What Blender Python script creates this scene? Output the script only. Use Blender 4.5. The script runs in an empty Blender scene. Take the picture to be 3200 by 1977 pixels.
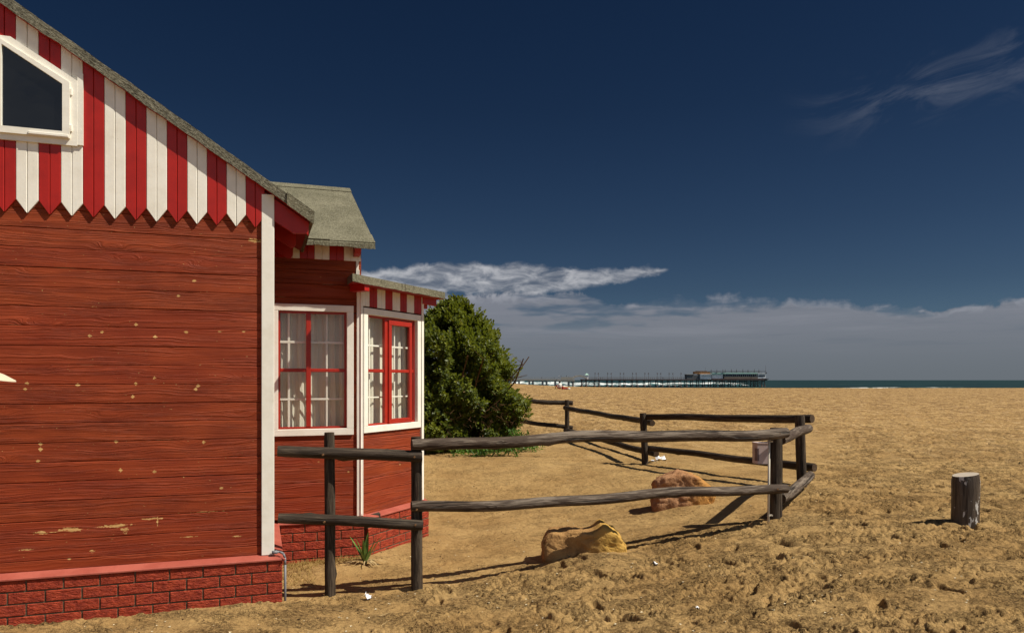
import bpy, bmesh, math, random
import numpy as np
from mathutils import Vector, Matrix, Euler
random.seed(7); rng = np.random.RandomState(11)
R = math.radians
scene = bpy.context.scene
COL = scene.collection

# ------------------------------------------------------------------ camera
CAMH = 1.7
cd = bpy.data.cameras.new('camera'); cam = bpy.data.objects.new('camera', cd); COL.objects.link(cam)
cam.location = (0, 0, CAMH); cam.rotation_euler = (R(90), 0, 0)
cd.sensor_width = 36; cd.lens = 36*2300/3200; cd.shift_y = 198.5/3200
cd.clip_start = .05; cd.clip_end = 60000
scene.camera = cam

# ------------------------------------------------------------------ sun / exposure
SUN_AZ, SUN_EL = R(-12), R(52)          # azimuth from +x towards +y
sund = bpy.data.lights.new('sun', 'SUN'); sun = bpy.data.objects.new('sun', sund); COL.objects.link(sun)
sund.energy = 5.0; sund.angle = R(.5); sund.color = (1, .93, .80)
sdir = Vector((math.cos(SUN_AZ)*math.cos(SUN_EL), math.sin(SUN_AZ)*math.cos(SUN_EL), math.sin(SUN_EL)))
sun.rotation_euler = sdir.to_track_quat('Z', 'Y').to_euler()
vs = scene.view_settings
vs.view_transform = 'Standard'; vs.look = 'None'; vs.gamma = 1; vs.exposure = .32; vs.use_curve_mapping = False

# ------------------------------------------------------------------ tiny node expression helper
class NT:
    def __init__(s, tree): s.t = tree; s.n = tree.nodes; s.l = tree.links
    def node(s, typ, **kw):
        n = s.n.new(typ)
        for k, v in kw.items(): setattr(n, k, v)
        return n
    def put(s, sock, v):
        if isinstance(v, X): v = v.s
        if isinstance(v, bpy.types.NodeSocket): s.l.new(v, sock)
        elif v is not None: sock.default_value = v[:3] if (isinstance(v, tuple) and sock.type == 'VECTOR') else v
    def math(s, op, a, b=None, c=None, clamp=False):
        n = s.node('ShaderNodeMath', operation=op, use_clamp=clamp)
        s.put(n.inputs[0], a)
        if b is not None: s.put(n.inputs[1], b)
        if c is not None: s.put(n.inputs[2], c)
        return X(s, n.outputs[0])
    def vec(s, x, y, z=0.):
        n = s.node('ShaderNodeCombineXYZ'); s.put(n.inputs[0], x); s.put(n.inputs[1], y); s.put(n.inputs[2], z)
        return X(s, n.outputs[0])
    def xyz(s, v):
        n = s.node('ShaderNodeSeparateXYZ'); s.put(n.inputs[0], v); return [X(s, o) for o in n.outputs]
    def coord(s, what='Object'): return X(s, s.node('ShaderNodeTexCoord').outputs[what])
    def noise(s, v, scale=1., detail=3., rough=.5, dist=0., col=False, lac=2.):
        n = s.node('ShaderNodeTexNoise'); s.put(n.inputs['Vector'], v); s.put(n.inputs['Scale'], scale)
        n.inputs['Detail'].default_value = detail; n.inputs['Roughness'].default_value = rough; n.inputs['Distortion'].default_value = dist
        n.inputs['Lacunarity'].default_value = lac
        return X(s, n.outputs['Color' if col else 'Fac'])
    def voro(s, v, scale=1., feature='F1', out='Distance', rand=1.):
        n = s.node('ShaderNodeTexVoronoi', feature=feature); s.put(n.inputs['Vector'], v); s.put(n.inputs['Scale'], scale)
        n.inputs['Randomness'].default_value = rand
        return X(s, n.outputs[out])
    def white(s, v):
        n = s.node('ShaderNodeTexWhiteNoise', noise_dimensions='3D'); s.put(n.inputs['Vector'], v); return X(s, n.outputs['Value'])
    def step(s, v, lo, hi):     # smooth map lo..hi -> 0..1
        n = s.node('ShaderNodeMapRange', interpolation_type='SMOOTHSTEP'); s.put(n.inputs[0], v); s.put(n.inputs[1], lo); s.put(n.inputs[2], hi)
        return X(s, n.outputs[0])
    def lin(s, v, a, b, c, d):
        n = s.node('ShaderNodeMapRange'); s.put(n.inputs[0], v)
        for i, q in enumerate((a, b, c, d)): s.put(n.inputs[i+1], q)
        return X(s, n.outputs[0])
    def mix(s, f, a, b, blend='MIX'):
        n = s.node('ShaderNodeMix', data_type='RGBA', blend_type=blend); s.put(n.inputs[0], f)
        s.put(n.inputs[6], tuple(a)+(1,) if isinstance(a, (tuple, list)) else a)
        s.put(n.inputs[7], tuple(b)+(1,) if isinstance(b, (tuple, list)) else b)
        return X(s, n.outputs[2])
    def ramp(s, v, pts):
        n = s.node('ShaderNodeValToRGB'); s.put(n.inputs[0], v); cr = n.color_ramp
        while len(cr.elements) < len(pts): cr.elements.new(.5)
        for e, (p, c) in zip(cr.elements, pts):
            e.position = p; e.color = tuple(c)+(1,) if not isinstance(c, (int, float)) else (c, c, c, 1)
        return X(s, n.outputs[0])
    def curve(s, v, x0, x1, pts, y0, y1):
        f = s.lin(v, x0, x1, 0., 1.)
        return s.ramp(f, [((x-x0)/(x1-x0), (y-y0)/(y1-y0)) for x, y in pts]).lin_(y0, y1)
class X:
    def __init__(s, nt, sock): s.nt = nt; s.s = sock
    def __add__(s, o): return s.nt.math('ADD', s, o)
    __radd__ = __add__
    def __mul__(s, o): return s.nt.math('MULTIPLY', s, o)
    __rmul__ = __mul__
    def __sub__(s, o): return s.nt.math('SUBTRACT', s, o)
    def __rsub__(s, o): return s.nt.math('SUBTRACT', o, s)
    def __truediv__(s, o): return s.nt.math('DIVIDE', s, o)
    def lin_(s, a, b): return s*(b-a)+a

# ------------------------------------------------------------------ world: graded Nishita sky with procedural cloud banks
def build_world():
    w = bpy.data.worlds.new('World'); scene.world = w; w.use_nodes = True
    t = NT(w.node_tree); t.n.clear()
    sky = t.node('ShaderNodeTexSky', sky_type='NISHITA'); sky.sun_disc = False
    sky.sun_elevation = SUN_EL; sky.sun_rotation = math.pi/2 - SUN_AZ
    sky.air_density = .8; sky.dust_density = .4; sky.ozone_density = 4; sky.altitude = 0
    g = t.coord('Generated'); x, y, z = t.xyz(g)
    az = t.math('ARCTAN2', x, y); el = t.math('ARCSINE', t.math('MAXIMUM', t.math('MINIMUM', z, 1.), -1.))
    # front: deep polarised blue over the sea; the sky is paler on the land side behind
    front = t.step(y, -.55, .35)
    deep = t.curve(el, -.02, .62, [(-.02, .42), (.05, .34), (.12, .26), (.2, .22), (.35, .172), (.62, .140)], 0, 1)
    tint = t.mix(front, (.60, .60, .60), t.mix(t.step(el, .0, .5), (.56, .66, .74), (.38, .62, .86)))
    col = t.mix(1., sky.outputs[0], tint, 'MULTIPLY')
    k = t.math('ADD', t.math('MULTIPLY', front, deep - 1.), 1.)
    n = t.node('ShaderNodeVectorMath', operation='SCALE'); t.put(n.inputs[0], col); t.put(n.inputs['Scale'], k)
    col = X(t, n.outputs[0])
    p = t.vec(az*6., el*20., 0.)
    p2 = t.vec(az*22., el*60., 3.)
    nz = t.noise(p, 1.3, 6, .55, .3); nf = t.noise(p2, 1.2, 5, .6, .4)
    nb = t.noise(t.vec(az*10., el*13., 7.), 3.0, 5, .58, .25)
    # far gray bank on the horizon with a billowy top
    top = t.curve(az, -.15, .62, [(-.15, .118), (.03, .116), (.10, .121), (.13, .102), (.19, .108), (.30, .108), (.42, .100), (.50, .084), (.55, .090), (.62, .096)], 0, .2)
    soft = t.curve(az, -.15, .62, [(-.15, .005), (.10, .005), (.2, .016), (.42, .016), (.48, .005), (.62, .005)], 0, .1)
    d = top + (nb - .5)*.046 + (nz - .5)*.014 - el
    bank = t.math('DIVIDE', d, soft, clamp=True)
    # darker gaps inside the bank, near the tops
    gap = t.step(t.noise(t.vec(az*5., el*26., 9.), 1.5, 4, .5), .50, .62)*t.step(el, .05, .085)*.75
    bank = bank*(1. - gap)
    # streak cloud over the bank on the left
    cl = t.curve(az, -.3, .24, [(-.3, .132), (-.1, .138), (0., .136), (.1, .134), (.18, .143), (.24, .148)], 0, .2)
    th = t.curve(az, -.3, .24, [(-.3, .0), (-.16, .014), (-.08, .021), (.04, .020), (.12, .011), (.19, .007), (.212, .0), (.24, 0.)], 0, .05)
    dd = th + (nb - .5)*.024*t.step(th, .0, .006) - t.math('ABSOLUTE', el - cl)
    streak = t.step(dd, -.002, .007)*t.step(th, .0, .002)*t.lin(nf, .2, .75, .55, 1.)
    # wisps, upper right
    rot = az*.98 + el*.16
    rel = el*.98 - az*.16
    wn = t.noise(t.vec(rot*6., rel*17., 21.), 1.4, 6, .60, 1.1)
    wreg = t.math('SUBTRACT', 1., t.math('MULTIPLY', t.math('ABSOLUTE', (rel - az*.0) - .438), 22.), clamp=True)*t.step(az, .30, .50)
    wreg2 = t.math('SUBTRACT', 1., t.math('MULTIPLY', t.math('ABSOLUTE', el - (az*.10 + .282)), 20.), clamp=True)*t.step(az, .33, .54)
    wisp = t.step(wn, .46, .74)*wreg2*.5
    small = t.step(nb, .62, .74)*t.math('SUBTRACT', 1., t.math('MULTIPLY', t.math('ABSOLUTE', el - .178), 60.), clamp=True)*t.step(t.math('ABSOLUTE', az + .315)*-1., -.05, -.01)*.4
    cloudc = t.mix(t.step(el, -.01, .11), (.122, .140, .160), (.180, .192, .226))
    streakc = t.mix(t.step(nf, .3, .7), (.14, .155, .19), (.52, .52, .54))
    rim = t.math('SUBTRACT', 1., t.math('MULTIPLY', t.math('ABSOLUTE', d - .008), 110.), clamp=True)*t.step(nb, .45, .62)*bank
    cloudc = t.mix(rim*.7, cloudc, (.33, .34, .38))
    lay = t.noise(t.vec(az*4., el*55., 2.), 1.2, 5, .6, .2)
    cloudc = t.mix(t.step(lay, .48, .72)*t.step(el, .02, .07)*.25, cloudc, (.27, .275, .31))
    cloudc = t.mix(t.step(lay, .46, .28)*t.step(el, .02, .06)*.3, cloudc, (.085, .110, .145))
    def sc(c, f):
        n = t.node('ShaderNodeVectorMath', operation='SCALE'); t.put(n.inputs[0], c); t.put(n.inputs['Scale'], f); return X(t, n.outputs[0])
    S = 10.   # cloud colours are given in picture radiance; background strength is 0.1
    zone = t.step(y, .0, .3)
    col = t.mix(bank*zone*.95, col, sc(cloudc, S*.92))
    col = t.mix(streak*zone*.8, col, sc(streakc, S*.9))
    col = t.mix(t.math('MAXIMUM', wisp, small)*zone, col, sc((.125, .14, .18, 1.), S))
    # pale broken cloud behind the camera, unseen, added as soft fill light for the facade
    bn = t.step(t.noise(t.vec(az*2.2, el*5., 4.), 1.6, 5, .55), .38, .62)*t.step(y, .15, -.25)*t.step(el, .9, .45)
    col = t.mix(bn*.8, col, sc((.34, .36, .40, 1.), S))
    bg = t.node('ShaderNodeBackground'); t.put(bg.inputs[0], col); bg.inputs[1].default_value = .1
    out = t.node('ShaderNodeOutputWorld'); t.l.new(bg.outputs[0], out.inputs[0])
build_world()

# ------------------------------------------------------------------ materials
MATS = {}
def add_translucent(m, col, f=.3):
    t = NT(m.node_tree); out = [n for n in t.n if n.type == 'OUTPUT_MATERIAL'][0]; b = [n for n in t.n if n.type == 'BSDF_PRINCIPLED'][0]
    tr = t.node('ShaderNodeBsdfTranslucent'); tr.inputs[0].default_value = tuple(col)+(1,)
    mx = t.node('ShaderNodeMixShader'); mx.inputs[0].default_value = f
    t.l.new(b.outputs[0], mx.inputs[1]); t.l.new(tr.outputs[0], mx.inputs[2]); t.l.new(mx.outputs[0], out.inputs[0])
def material(name, fn, rough=.8, spec=.3):
    m = bpy.data.materials.new(name); m.use_nodes = True
    t = NT(m.node_tree); t.n.clear()
    out = t.node('ShaderNodeOutputMaterial'); b = t.node('ShaderNodeBsdfPrincipled')
    b.inputs['Roughness'].default_value = rough; b.inputs['Specular IOR Level'].default_value = spec
    t.l.new(b.outputs[0], out.inputs[0])
    r = fn(t, b)
    if r is not None: t.put(b.inputs['Base Color'], r if not isinstance(r, tuple) else r+(1,))
    MATS[name] = m; return m
def bump(t, b, h, dist=.01, strength=1.):
    n = t.node('ShaderNodeBump'); n.inputs['Distance'].default_value = dist; n.inputs['Strength'].default_value = strength
    t.put(n.inputs['Height'], h); t.l.new(n.outputs[0], b.inputs['Normal'])

SPOTS = [(-1.72, 1.677, 0.022, 0.016, 1.35), (-1.732, 1.635, 0.022, 0.016, 1.35), (-1.407, 1.664, 0.022, 0.016, 1.35), (-1.03, 1.671, 0.022, 0.016, 1.35), (-0.906, 1.716, 0.022, 0.016, 1.35), (-0.607, 1.657, 0.022, 0.016, 1.35), (-0.62, 1.63, 0.022, 0.016, 1.35), (-1.64, 1.245, 0.022, 0.016, 1.35), (-1.64, 1.208, 0.022, 0.016, 1.35), (-1.16, 1.25, 0.022, 0.016, 1.35), (-0.567, 1.231, 0.022, 0.016, 1.35), (-1.655, 1.127, 0.022, 0.016, 1.35), (-1.33, 2.02, 0.022, 0.016, 1.35), (-1.25, 2.05, 0.022, 0.016, 1.35), (-0.9, 2.02, 0.022, 0.016, 1.35), (-1.13, 1.04, 0.022, 0.016, 1.35), (-0.905, 1.02, 0.022, 0.016, 1.35), (-1.05, 1.577, 0.022, 0.016, 1.35), (-1.03, 2.11, 0.022, 0.016, 1.35)]
def m_planks(pitch=.139, z0=.279, scr=True, base=((.175, .026, .006), (.290, .050, .012))):
    def fn(t, b):
        o = t.coord(); x, y, z = t.xyz(o)
        zi = t.math('FLOOR', (z - z0)/pitch); zf = t.math('FRACT', (z - z0)/pitch)
        r = t.white(t.vec(zi, 3.3, 1.)); r2 = t.white(t.vec(zi, 8.1, 2.))
        xo = x + r*31.
        # knots: warp the grain round a few points of each board
        kv = t.vec(xo*1.15, zi*.77 + zf*.5, 0.)
        kd = t.voro(t.vec(xo*1.7, zf*.9 + zi*5., 0.), 1., rand=.9)
        knot = t.step(kd, .34, .0)
        warp = t.noise(t.vec(xo*1.6, z*4., r*9.), 1., 3, .5)*.10 + knot*.055
        zz = z + warp
        g1 = t.noise(t.vec(xo*1.1, zz*84., r2*7.), 1., 4, .62, .2)
        g2 = t.noise(t.vec(xo*3.5, zz*210., r2*3.), 1., 3, .6)
        env = t.step(t.noise(t.vec(xo*1.1, zi*2.+zf*1.6, 5.), 1.4, 2, .5), .38, .62)
        rid = t.step(g1, .40, .66)
        h = rid*(env*.75 + .25) + g2*.22 + knot*.5
        bump(t, b, h, .0044, 1.)
        big = t.noise(t.vec(xo*2.2, z*9., 2.), 1., 4, .55)
        c = t.mix(t.step(big, .3, .72), base[0], base[1])
        c = t.mix(t.step(r, 0., 1.)*.35, c, (.26, .03, .010))
        c = t.mix(t.step(g1, .58, .78)*.6, c, (.40, .070, .022))
        c = t.mix(t.step(g1, .42, .26)*.25, c, (.10, .012, .005))
        # worn knots and chips showing yellow wood
        ch = t.voro(t.vec(xo*2.3, z*3.6, 0.), 2.1); chr_ = t.voro(t.vec(xo*2.3, z*3.6, 0.), 2.1, out='Color')
        cr, cg, cb = t.xyz(chr_)
        nn = t.noise(t.vec(x*18., z*55., 0.), 1., 4, .65)
        chip = t.step(ch + (nn - .5)*.16, .085, .04)*t.step(cr, .66, .68)
        if scr:
            tot = None
            for (sx, sz, wx, wz, k) in [(-1.45, .625, .17, .024, 1.0), (-1.63, .615, .14, .016, .9), (-1.16, .635, .20, .022, 1.), (-1.10, .600, .06, .028, 1.),
                                        (-.92, .672, .15, .010, 1.), (-.885, .65, .012, .06, 1.), (-.55, .70, .2, .008, .8), (-.20, 2.78, .085, .026, 1.1), (-.66, .52, .11, .008, .9),
                                        (-1.73, .50, .1, .012, .7), (-.33, .50, .09, .010, .8), (-1.32, .46, .06, .02, .7)] + SPOTS:
                e = 1. - t.math('ABSOLUTE', (x - sx)/wx) - t.math('ABSOLUTE', (z - sz)/wz)*.8
                e = t.math('MULTIPLY', t.math('MAXIMUM', e, 0.), k)
                tot = e if tot is None else t.math('MAXIMUM', tot, e)
            n9 = t.noise(t.vec(x*60., z*80., 3.), 1., 3, .6)
            chip = t.math('MAXIMUM', chip, t.step(tot*1.1 + (nn - .5)*1.9 + (n9 - .5)*1.6, .45, .62))
        c = t.mix(chip*.85, c, t.mix(nn, (.45, .20, .03), (.78, .55, .24)))
        # pale splintered lower edge of some boards
        ed = t.step(zf, .045, .012)*t.step(t.noise(t.vec(xo*3.5, zi*3., 0.), 1., 3, .6), .56, .64)
        c = t.mix(ed*.7, c, (.50, .32, .20))
        return c
    return fn
material('plank_paint', m_planks(), .62, .25)
material('plank_paint_clean', m_planks(scr=False), .6, .25)

def m_paint(c0, c1, stain=(.35, .28, .2), bd=.0012, vert=True, amt=.35):
    def fn(t, b):
        o = t.coord(); x, y, z = t.xyz(o)
        v = t.vec(x*30., y*30., z*3.) if vert else t.vec(x*3., y*30., z*30.)
        n = t.noise(v, 1., 4, .6); n2 = t.noise(o, 7., 5, .6); n3 = t.noise(o, 45., 3, .6)
        bump(t, b, n*.8 + n3*.5, bd, 1.)
        c = t.mix(t.step(n2, .35, .7), c0, c1)
        c = t.mix(t.step(n2*.5 + n*.5, .60, .78)*amt, c, stain)
        sp = t.step(t.voro(o, 14.), .055, .03)*t.step(n2, .5, .6)
        return t.mix(sp*.55, c, stain)
    return fn
material('white_paint', m_paint((.84, .81, .72), (.77, .73, .63)), .5, .35)
material('white_paint_flat', m_paint((.84, .81, .72), (.77, .73, .63), vert=False), .5, .35)
material('red_paint', m_paint((.40, .013, .007), (.33, .011, .006), (.2, .012, .01), .0008), .42, .4)
material('window_red', m_paint((.37, .022, .010), (.31, .018, .009), (.22, .015, .01), .0006, False), .35, .45)
def m_brick(t, b):
    o = t.coord(); x, y, z = t.xyz(o)
    zi = t.math('FLOOR', (z - .303)/.085); xi = t.math('FLOOR', x/.114 + zi*.5)
    r = t.white(t.vec(zi, xi*.5, 1.))
    n = t.noise(o, 16., 5, .62); v = t.voro(t.vec(x*26., y*26., z*60.), 1., 'SMOOTH_F1')
    n2 = t.noise(t.vec(x*22., y*22., z*55.), 1., 4, .65, .6)
    bump(t, b, t.step(n2, .35, .62) + n*.5, .007, 1.)
    c = t.mix(t.step(n, .3, .7), (.235, .026, .011), (.41, .058, .021))
    c = t.mix(r*.3, c, (.30, .04, .02))
    return t.mix(t.step(n2, .40, .26)*.5, c, (.10, .016, .010))
material('brick', m_brick, .7, .25)
material('mortar', lambda t, b: (bump(t, b, t.noise(t.coord(), 90., 3), .004), t.mix(t.noise(t.coord(), 12., 4), (.055, .040, .026), (.17, .125, .08)))[1], .95, .1)
material('ledge_paint', lambda t, b: (bump(t, b, t.noise(t.coord(), 25., 4), .003), t.mix(t.step(t.noise(t.coord(), 5., 5, .6), .3, .7), (.31, .068, .045), (.385, .098, .067)))[1], .55, .35)
def m_felt(t, b):
    o = t.coord(); n = t.noise(o, 75., 3, .7); n2 = t.noise(o, 3.2, 5, .6); n3 = t.noise(o, 32., 5, .75)
    bump(t, b, n + n3*.8, .012, 1.)
    c = t.mix(t.step(n2, .3, .72), (.120, .112, .072), (.195, .180, .122))
    c = t.mix(t.step(n, .50, .66)*.6, c, (.34, .32, .235))
    c = t.mix(t.step(n3, .48, .36)*.6, c, (.045, .040, .028))
    st = t.step(t.noise(t.vec(t.xyz(o)[0]*6., t.xyz(o)[1]*2., t.xyz(o)[2]*2.), 1.2, 5, .65), .57, .72)
    return t.mix(st*.4, c, (.085, .078, .055))
material('roof_felt', m_felt, .95, .15)
def m_felt_edge(t, b):
    o = t.coord(); x, y, z = t.xyz(o)
    n = t.noise(o, 60., 4, .75); n3 = t.noise(t.vec(x*55.+z*30., y*60., z*170.+x*90.), 1., 3, .6)
    bump(t, b, n3 + n, .012, 1.)
    c = t.mix(t.step(n3*.6 + n*.4, .36, .66), (.055, .050, .036), (.30, .285, .21))
    return t.mix(t.step(t.noise(o, 5., 4, .6), .5, .7)*.3, c, (.33, .30, .2))
material('roof_felt_edge', m_felt_edge, .95, .15)
material('soffit_red', lambda t, b: t.mix(t.noise(t.coord(), 4., 4), (.22, .010, .008), (.32, .015, .012)), .6, .3)
def m_log(dark, grey, gamt, fleck=False):
    def fn(t, b):
        o = t.coord(); x, y, z = t.xyz(o)
        oi = t.node('ShaderNodeObjectInfo'); rr = X(t, oi.outputs['Random'])*40.
        v = t.vec(x*48., y*48., z*4.2 + rr)
        n = t.noise(v, 1., 5, .66, .5); cr = t.step(t.noise(t.vec(x*34., y*34., z*.9 + rr), 1., 3, .5, .4), .40, .32)
        big = t.noise(t.vec(x*6., y*6., z*1.1 + rr), 1., 4, .6)
        bump(t, b, n - cr*1.8, .010, 1.)
        c = t.mix(n, dark[0], dark[1])
        c = t.mix(t.step(big*.45 + n*.55, .45, .60)*gamt, c, grey)
        c = t.mix(cr*.8, c, (.008, .006, .005))
        if fleck:
            fv = t.noise(t.vec(x*16., y*16., z*7.), 1., 4, .6); c = t.mix(t.step(fv, .60, .63)*.85, c, (.60, .58, .55))
        kn = t.step(t.voro(t.vec(x*9., y*9., z*2.2 + rr), 1.), .16, .10)
        return t.mix(kn*.6, c, (.03, .014, .008))
    return fn
material('log_dark', m_log(((.012, .008, .005), (.052, .034, .021)), (.15, .115, .08), .40), .72, .25)
material('log_grey', m_log(((.022, .014, .010), (.095, .063, .042)), (.24, .195, .15), .62), .75, .25)
material('log_end', lambda t, b: t.mix(t.noise(t.coord(), 40., 4), (.03, .02, .015), (.12, .08, .05)), .85, .1)
def m_sand(t, b):
    o = t.coord('Object'); x, y, z = t.xyz(o)
    dist = t.math('SQRT', x*x + y*y)
    n = t.noise(o, 1.1, 6, .6); n2 = t.noise(o, 9., 6, .68); n3 = t.noise(o, 220., 2, .6); n4 = t.noise(t.vec(x*34., y*46., z*30.), 1., 5, .72)
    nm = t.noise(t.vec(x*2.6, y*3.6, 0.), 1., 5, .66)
    fade = t.step(dist, 34., 9.)
    cl = t.step(t.noise(t.vec(x*2.3, y*3.6, 0.), 1., 5, .66), .44, .60); ins = t.step(x*.42 + 6.7 - y, .3, -.3)*t.step(y*.5 - x - .75, -.3, .5)*t.step(y, 19., 17.)
    pm = (cl*.8 + .2)*(1. - ins*.6)
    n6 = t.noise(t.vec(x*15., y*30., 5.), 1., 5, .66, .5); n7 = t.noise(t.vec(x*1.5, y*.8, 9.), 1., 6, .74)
    bump(t, b, n2*.8 + n4*.85*fade*pm + t.step(n6, .42, .56)*.55*fade*pm + n3*.12*fade + (nm*2. + n7*3.)*(1. - fade), .036, 1.)
    c = t.mix(t.step(n, .3, .7), (.305, .185, .070), (.392, .254, .104))
    c = t.mix(t.step(n2, .54, .72)*.35, c, (.42, .26, .115))
    c = t.mix(t.step(n2, .46, .30)*.35, c, (.19, .105, .040))
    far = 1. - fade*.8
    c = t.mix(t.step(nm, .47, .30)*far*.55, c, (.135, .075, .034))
    c = t.mix(t.step(nm, .54, .70)*far*.5, c, (.46, .29, .14))
    fr = t.step(dist, 9., 28.)  # far speckle: shaded and sunlit facets of trodden sand painted into the colour
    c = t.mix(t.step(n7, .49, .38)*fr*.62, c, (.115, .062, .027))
    c = t.mix(t.step(n7, .53, .64)*fr*.5, c, (.50, .34, .18))
    c = t.mix(t.step(n6, .41, .34)*t.step(dist, 22., 8.)*.6*pm, c, (.12, .066, .026))  # dark cracks paint in the shadows cast by flaky crust edges
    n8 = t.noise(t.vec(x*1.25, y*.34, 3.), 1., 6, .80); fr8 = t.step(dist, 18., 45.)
    c = t.mix(t.step(n8, .52, .43)*fr8*.6, c, (.15, .082, .036))  # painted facet shade again, stretched in depth for the distant beach
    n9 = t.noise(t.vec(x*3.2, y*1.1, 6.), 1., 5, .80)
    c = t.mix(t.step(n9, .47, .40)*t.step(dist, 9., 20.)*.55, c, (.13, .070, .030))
    c = t.mix(t.step(n9, .54, .62)*t.step(dist, 9., 20.)*.4, c, (.56, .39, .21))
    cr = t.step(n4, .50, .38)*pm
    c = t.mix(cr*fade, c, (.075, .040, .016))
    cell = t.voro(o, 11.); rnd = t.xyz(t.voro(o, 11., out='Color'))[0]
    sp = t.step(cell, .11, .07)*t.step(rnd, .84, .86)
    c = t.mix(sp*fade*.75, c, (.04, .022, .010))
    cell2 = t.voro(o, 8.3); r2 = t.xyz(t.voro(o, 8.3, out='Color'))[1]
    return t.mix(t.step(cell2, .07, .045)*t.step(r2, .88, .90)*fade*.8, c, (.66, .58, .42))
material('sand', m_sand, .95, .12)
def m_sea(t, b):
    o = t.coord('Object'); x, y, z = t.xyz(o)
    n = t.noise(t.vec(x*.02, y*.006, 0.), 1., 5, .6); n2 = t.noise(t.vec(x*.12, y*.03, 0.), 1., 5, .65)
    bump(t, b, n + n2*.5, 1.2, .5)
    c = t.mix(t.step(n, .35, .68), (.005, .020, .021), (.010, .036, .036))
    fo = t.step(n2, .64, .74)*t.step(t.noise(t.vec(x*.008, y*.02, 4.), 1., 4, .5), .46, .60)*t.step(y, 2200., 500.)
    near = t.step(y, 520., 440.)*t.step(n2, .42, .60)
    return t.mix(t.math('MAXIMUM', fo*.55, near*.75), c, (.62, .64, .62))
material('sea', m_sea, .5, .15)
def m_foam(t, b):
    o = t.coord('Object'); x, y, z = t.xyz(o)
    n = t.noise(t.vec(x*.11, y*.05, z*.9), 1., 5, .65)
    return t.mix(t.step(n, .42, .58), (.035, .11, .115), (.72, .74, .72))
material('foam', m_foam, .8, .2)
def m_leaf(c0, c1, c2):
    def fn(t, b):
        at = t.node('ShaderNodeAttribute', attribute_name='tone'); f = X(t, at.outputs['Fac'])
        b.inputs['Subsurface Weight'].default_value = 0
        return t.ramp(f, [(0., c0), (.5, c1), (.93, c2), (1., (.24, .20, .04))])
    return fn
add_translucent(material('bush_leaf', m_leaf((.040, .058, .009), (.100, .128, .013), (.205, .220, .026)), .5, .35), (.24, .28, .02), .28)
add_translucent(material('weed_leaf', m_leaf((.05, .11, .016), (.075, .16, .020), (.11, .21, .03)), .5, .35), (.15, .26, .03), .25)
material('stem_brown', lambda t, b: t.mix(t.noise(t.coord(), 9., 4), (.05, .026, .012), (.12, .065, .03)), .9, .1)
material('agave_leaf', lambda t, b: t.mix(t.step(t.noise(t.coord(), 14., 4), .3, .7), (.05, .12, .022), (.13, .22, .045)), .4, .4)
material('dry_leaf', lambda t, b: t.mix(t.noise(t.coord(), 20., 4), (.24, .15, .06), (.50, .38, .20)), .9, .1)
material('dry_grass', lambda t, b: t.mix(t.noise(t.coord(), 12., 4), (.22, .14, .04), (.46, .33, .12)), .9, .1)
def m_rock(c0, c1, c2):
    def fn(t, b):
        c0_, c1_ = c0, c1
        o = t.coord(); n = t.noise(o, 6., 6, .62); n2 = t.noise(o, 30., 5, .7); v = t.voro(o, 9., 'SMOOTH_F1')
        bump(t, b, n*1.2 + n2*.7 + v*.5, .03, 1.)
        x, y, z = t.xyz(o)
        c = t.mix(t.step(n, .35, .65), c0, c1)
        c = t.mix(t.step(x*1.2 + t.noise(o, 4., 3)*.6, .25, .55), c, c2)
        return t.mix(t.step(n2, .42, .28)*.5, c, (.10, .045, .02))
    return fn
material('rock_ochre', m_rock((.29, .155, .058), (.41, .235, .090), (.52, .31, .075)), .9, .15)
material('rock_pink', m_rock((.32, .155, .070), (.42, .225, .115), (.42, .205, .055)), .9, .15)
material('pale_stone', lambda t, b: (bump(t, b, t.noise(t.coord(), 14., 4), .01), t.mix(t.noise(t.coord(), 12., 4), (.55, .45, .28), (.70, .60, .42)))[1], .8, .2)
material('paper', lambda t, b: t.mix(t.noise(t.coord(), 20., 3), (.75, .76, .78), (.85, .85, .85)), .8, .2)
material('conduit_grey', lambda t, b: (.17, .17, .18), .5, .4)
material('pvc_white', lambda t, b: t.mix(t.noise(t.coord(), 6., 4), (.50, .44, .34), (.62, .56, .46)), .5, .4)
material('mauve_metal', lambda t, b: t.mix(t.noise(t.coord(), 9., 4), (.44, .34, .33), (.52, .42, .40)), .5, .4)
material('mauve_dark', lambda t, b: (.15, .10, .10), .5, .4)
material('rust', lambda t, b: t.mix(t.noise(t.coord(), 90., 3), (.16, .07, .03), (.32, .18, .08)), .8, .2)
material('steel_bolt', lambda t, b: (.20, .17, .14), .5, .5)
add_translucent(material('curtain', lambda t, b: t.mix(t.noise(t.coord(), 5., 3), (.82, .78, .64), (.88, .84, .72)), .9, .1), (.8, .76, .62), .25)
material('room_dark', lambda t, b: (.06, .05, .04), .9, .1)
material('black_line', lambda t, b: (.03, .008, .006), .8, .1)
material('bollard_wood', m_log(((.026, .017, .011), (.075, .050, .033)), (.16, .125, .09), .4, True), .5, .45)
material('bollard_top', lambda t, b: t.mix(t.noise(t.coord(), 22., 4), (.34, .28, .22), (.50, .43, .35)), .8, .2)
material('pier_concrete', lambda t, b: t.mix(t.noise(t.coord(), .4, 4), (.32, .28, .23), (.46, .41, .34)), .9, .1)
material('pier_steel', lambda t, b: t.mix(t.noise(t.coord(), .5, 4), (.055, .034, .030), (.12, .075, .062)), .8, .2)
material('pier_white', lambda t, b: t.mix(t.step(t.noise(t.coord(), .5, 5, .65), .35, .65), (.62, .62, .60), (.88, .88, .85)), .9, .1)
material('pier_green', lambda t, b: t.mix(t.noise(t.coord(), .3, 4), (.30, .48, .40), (.48, .66, .56)), .8, .1)
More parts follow.
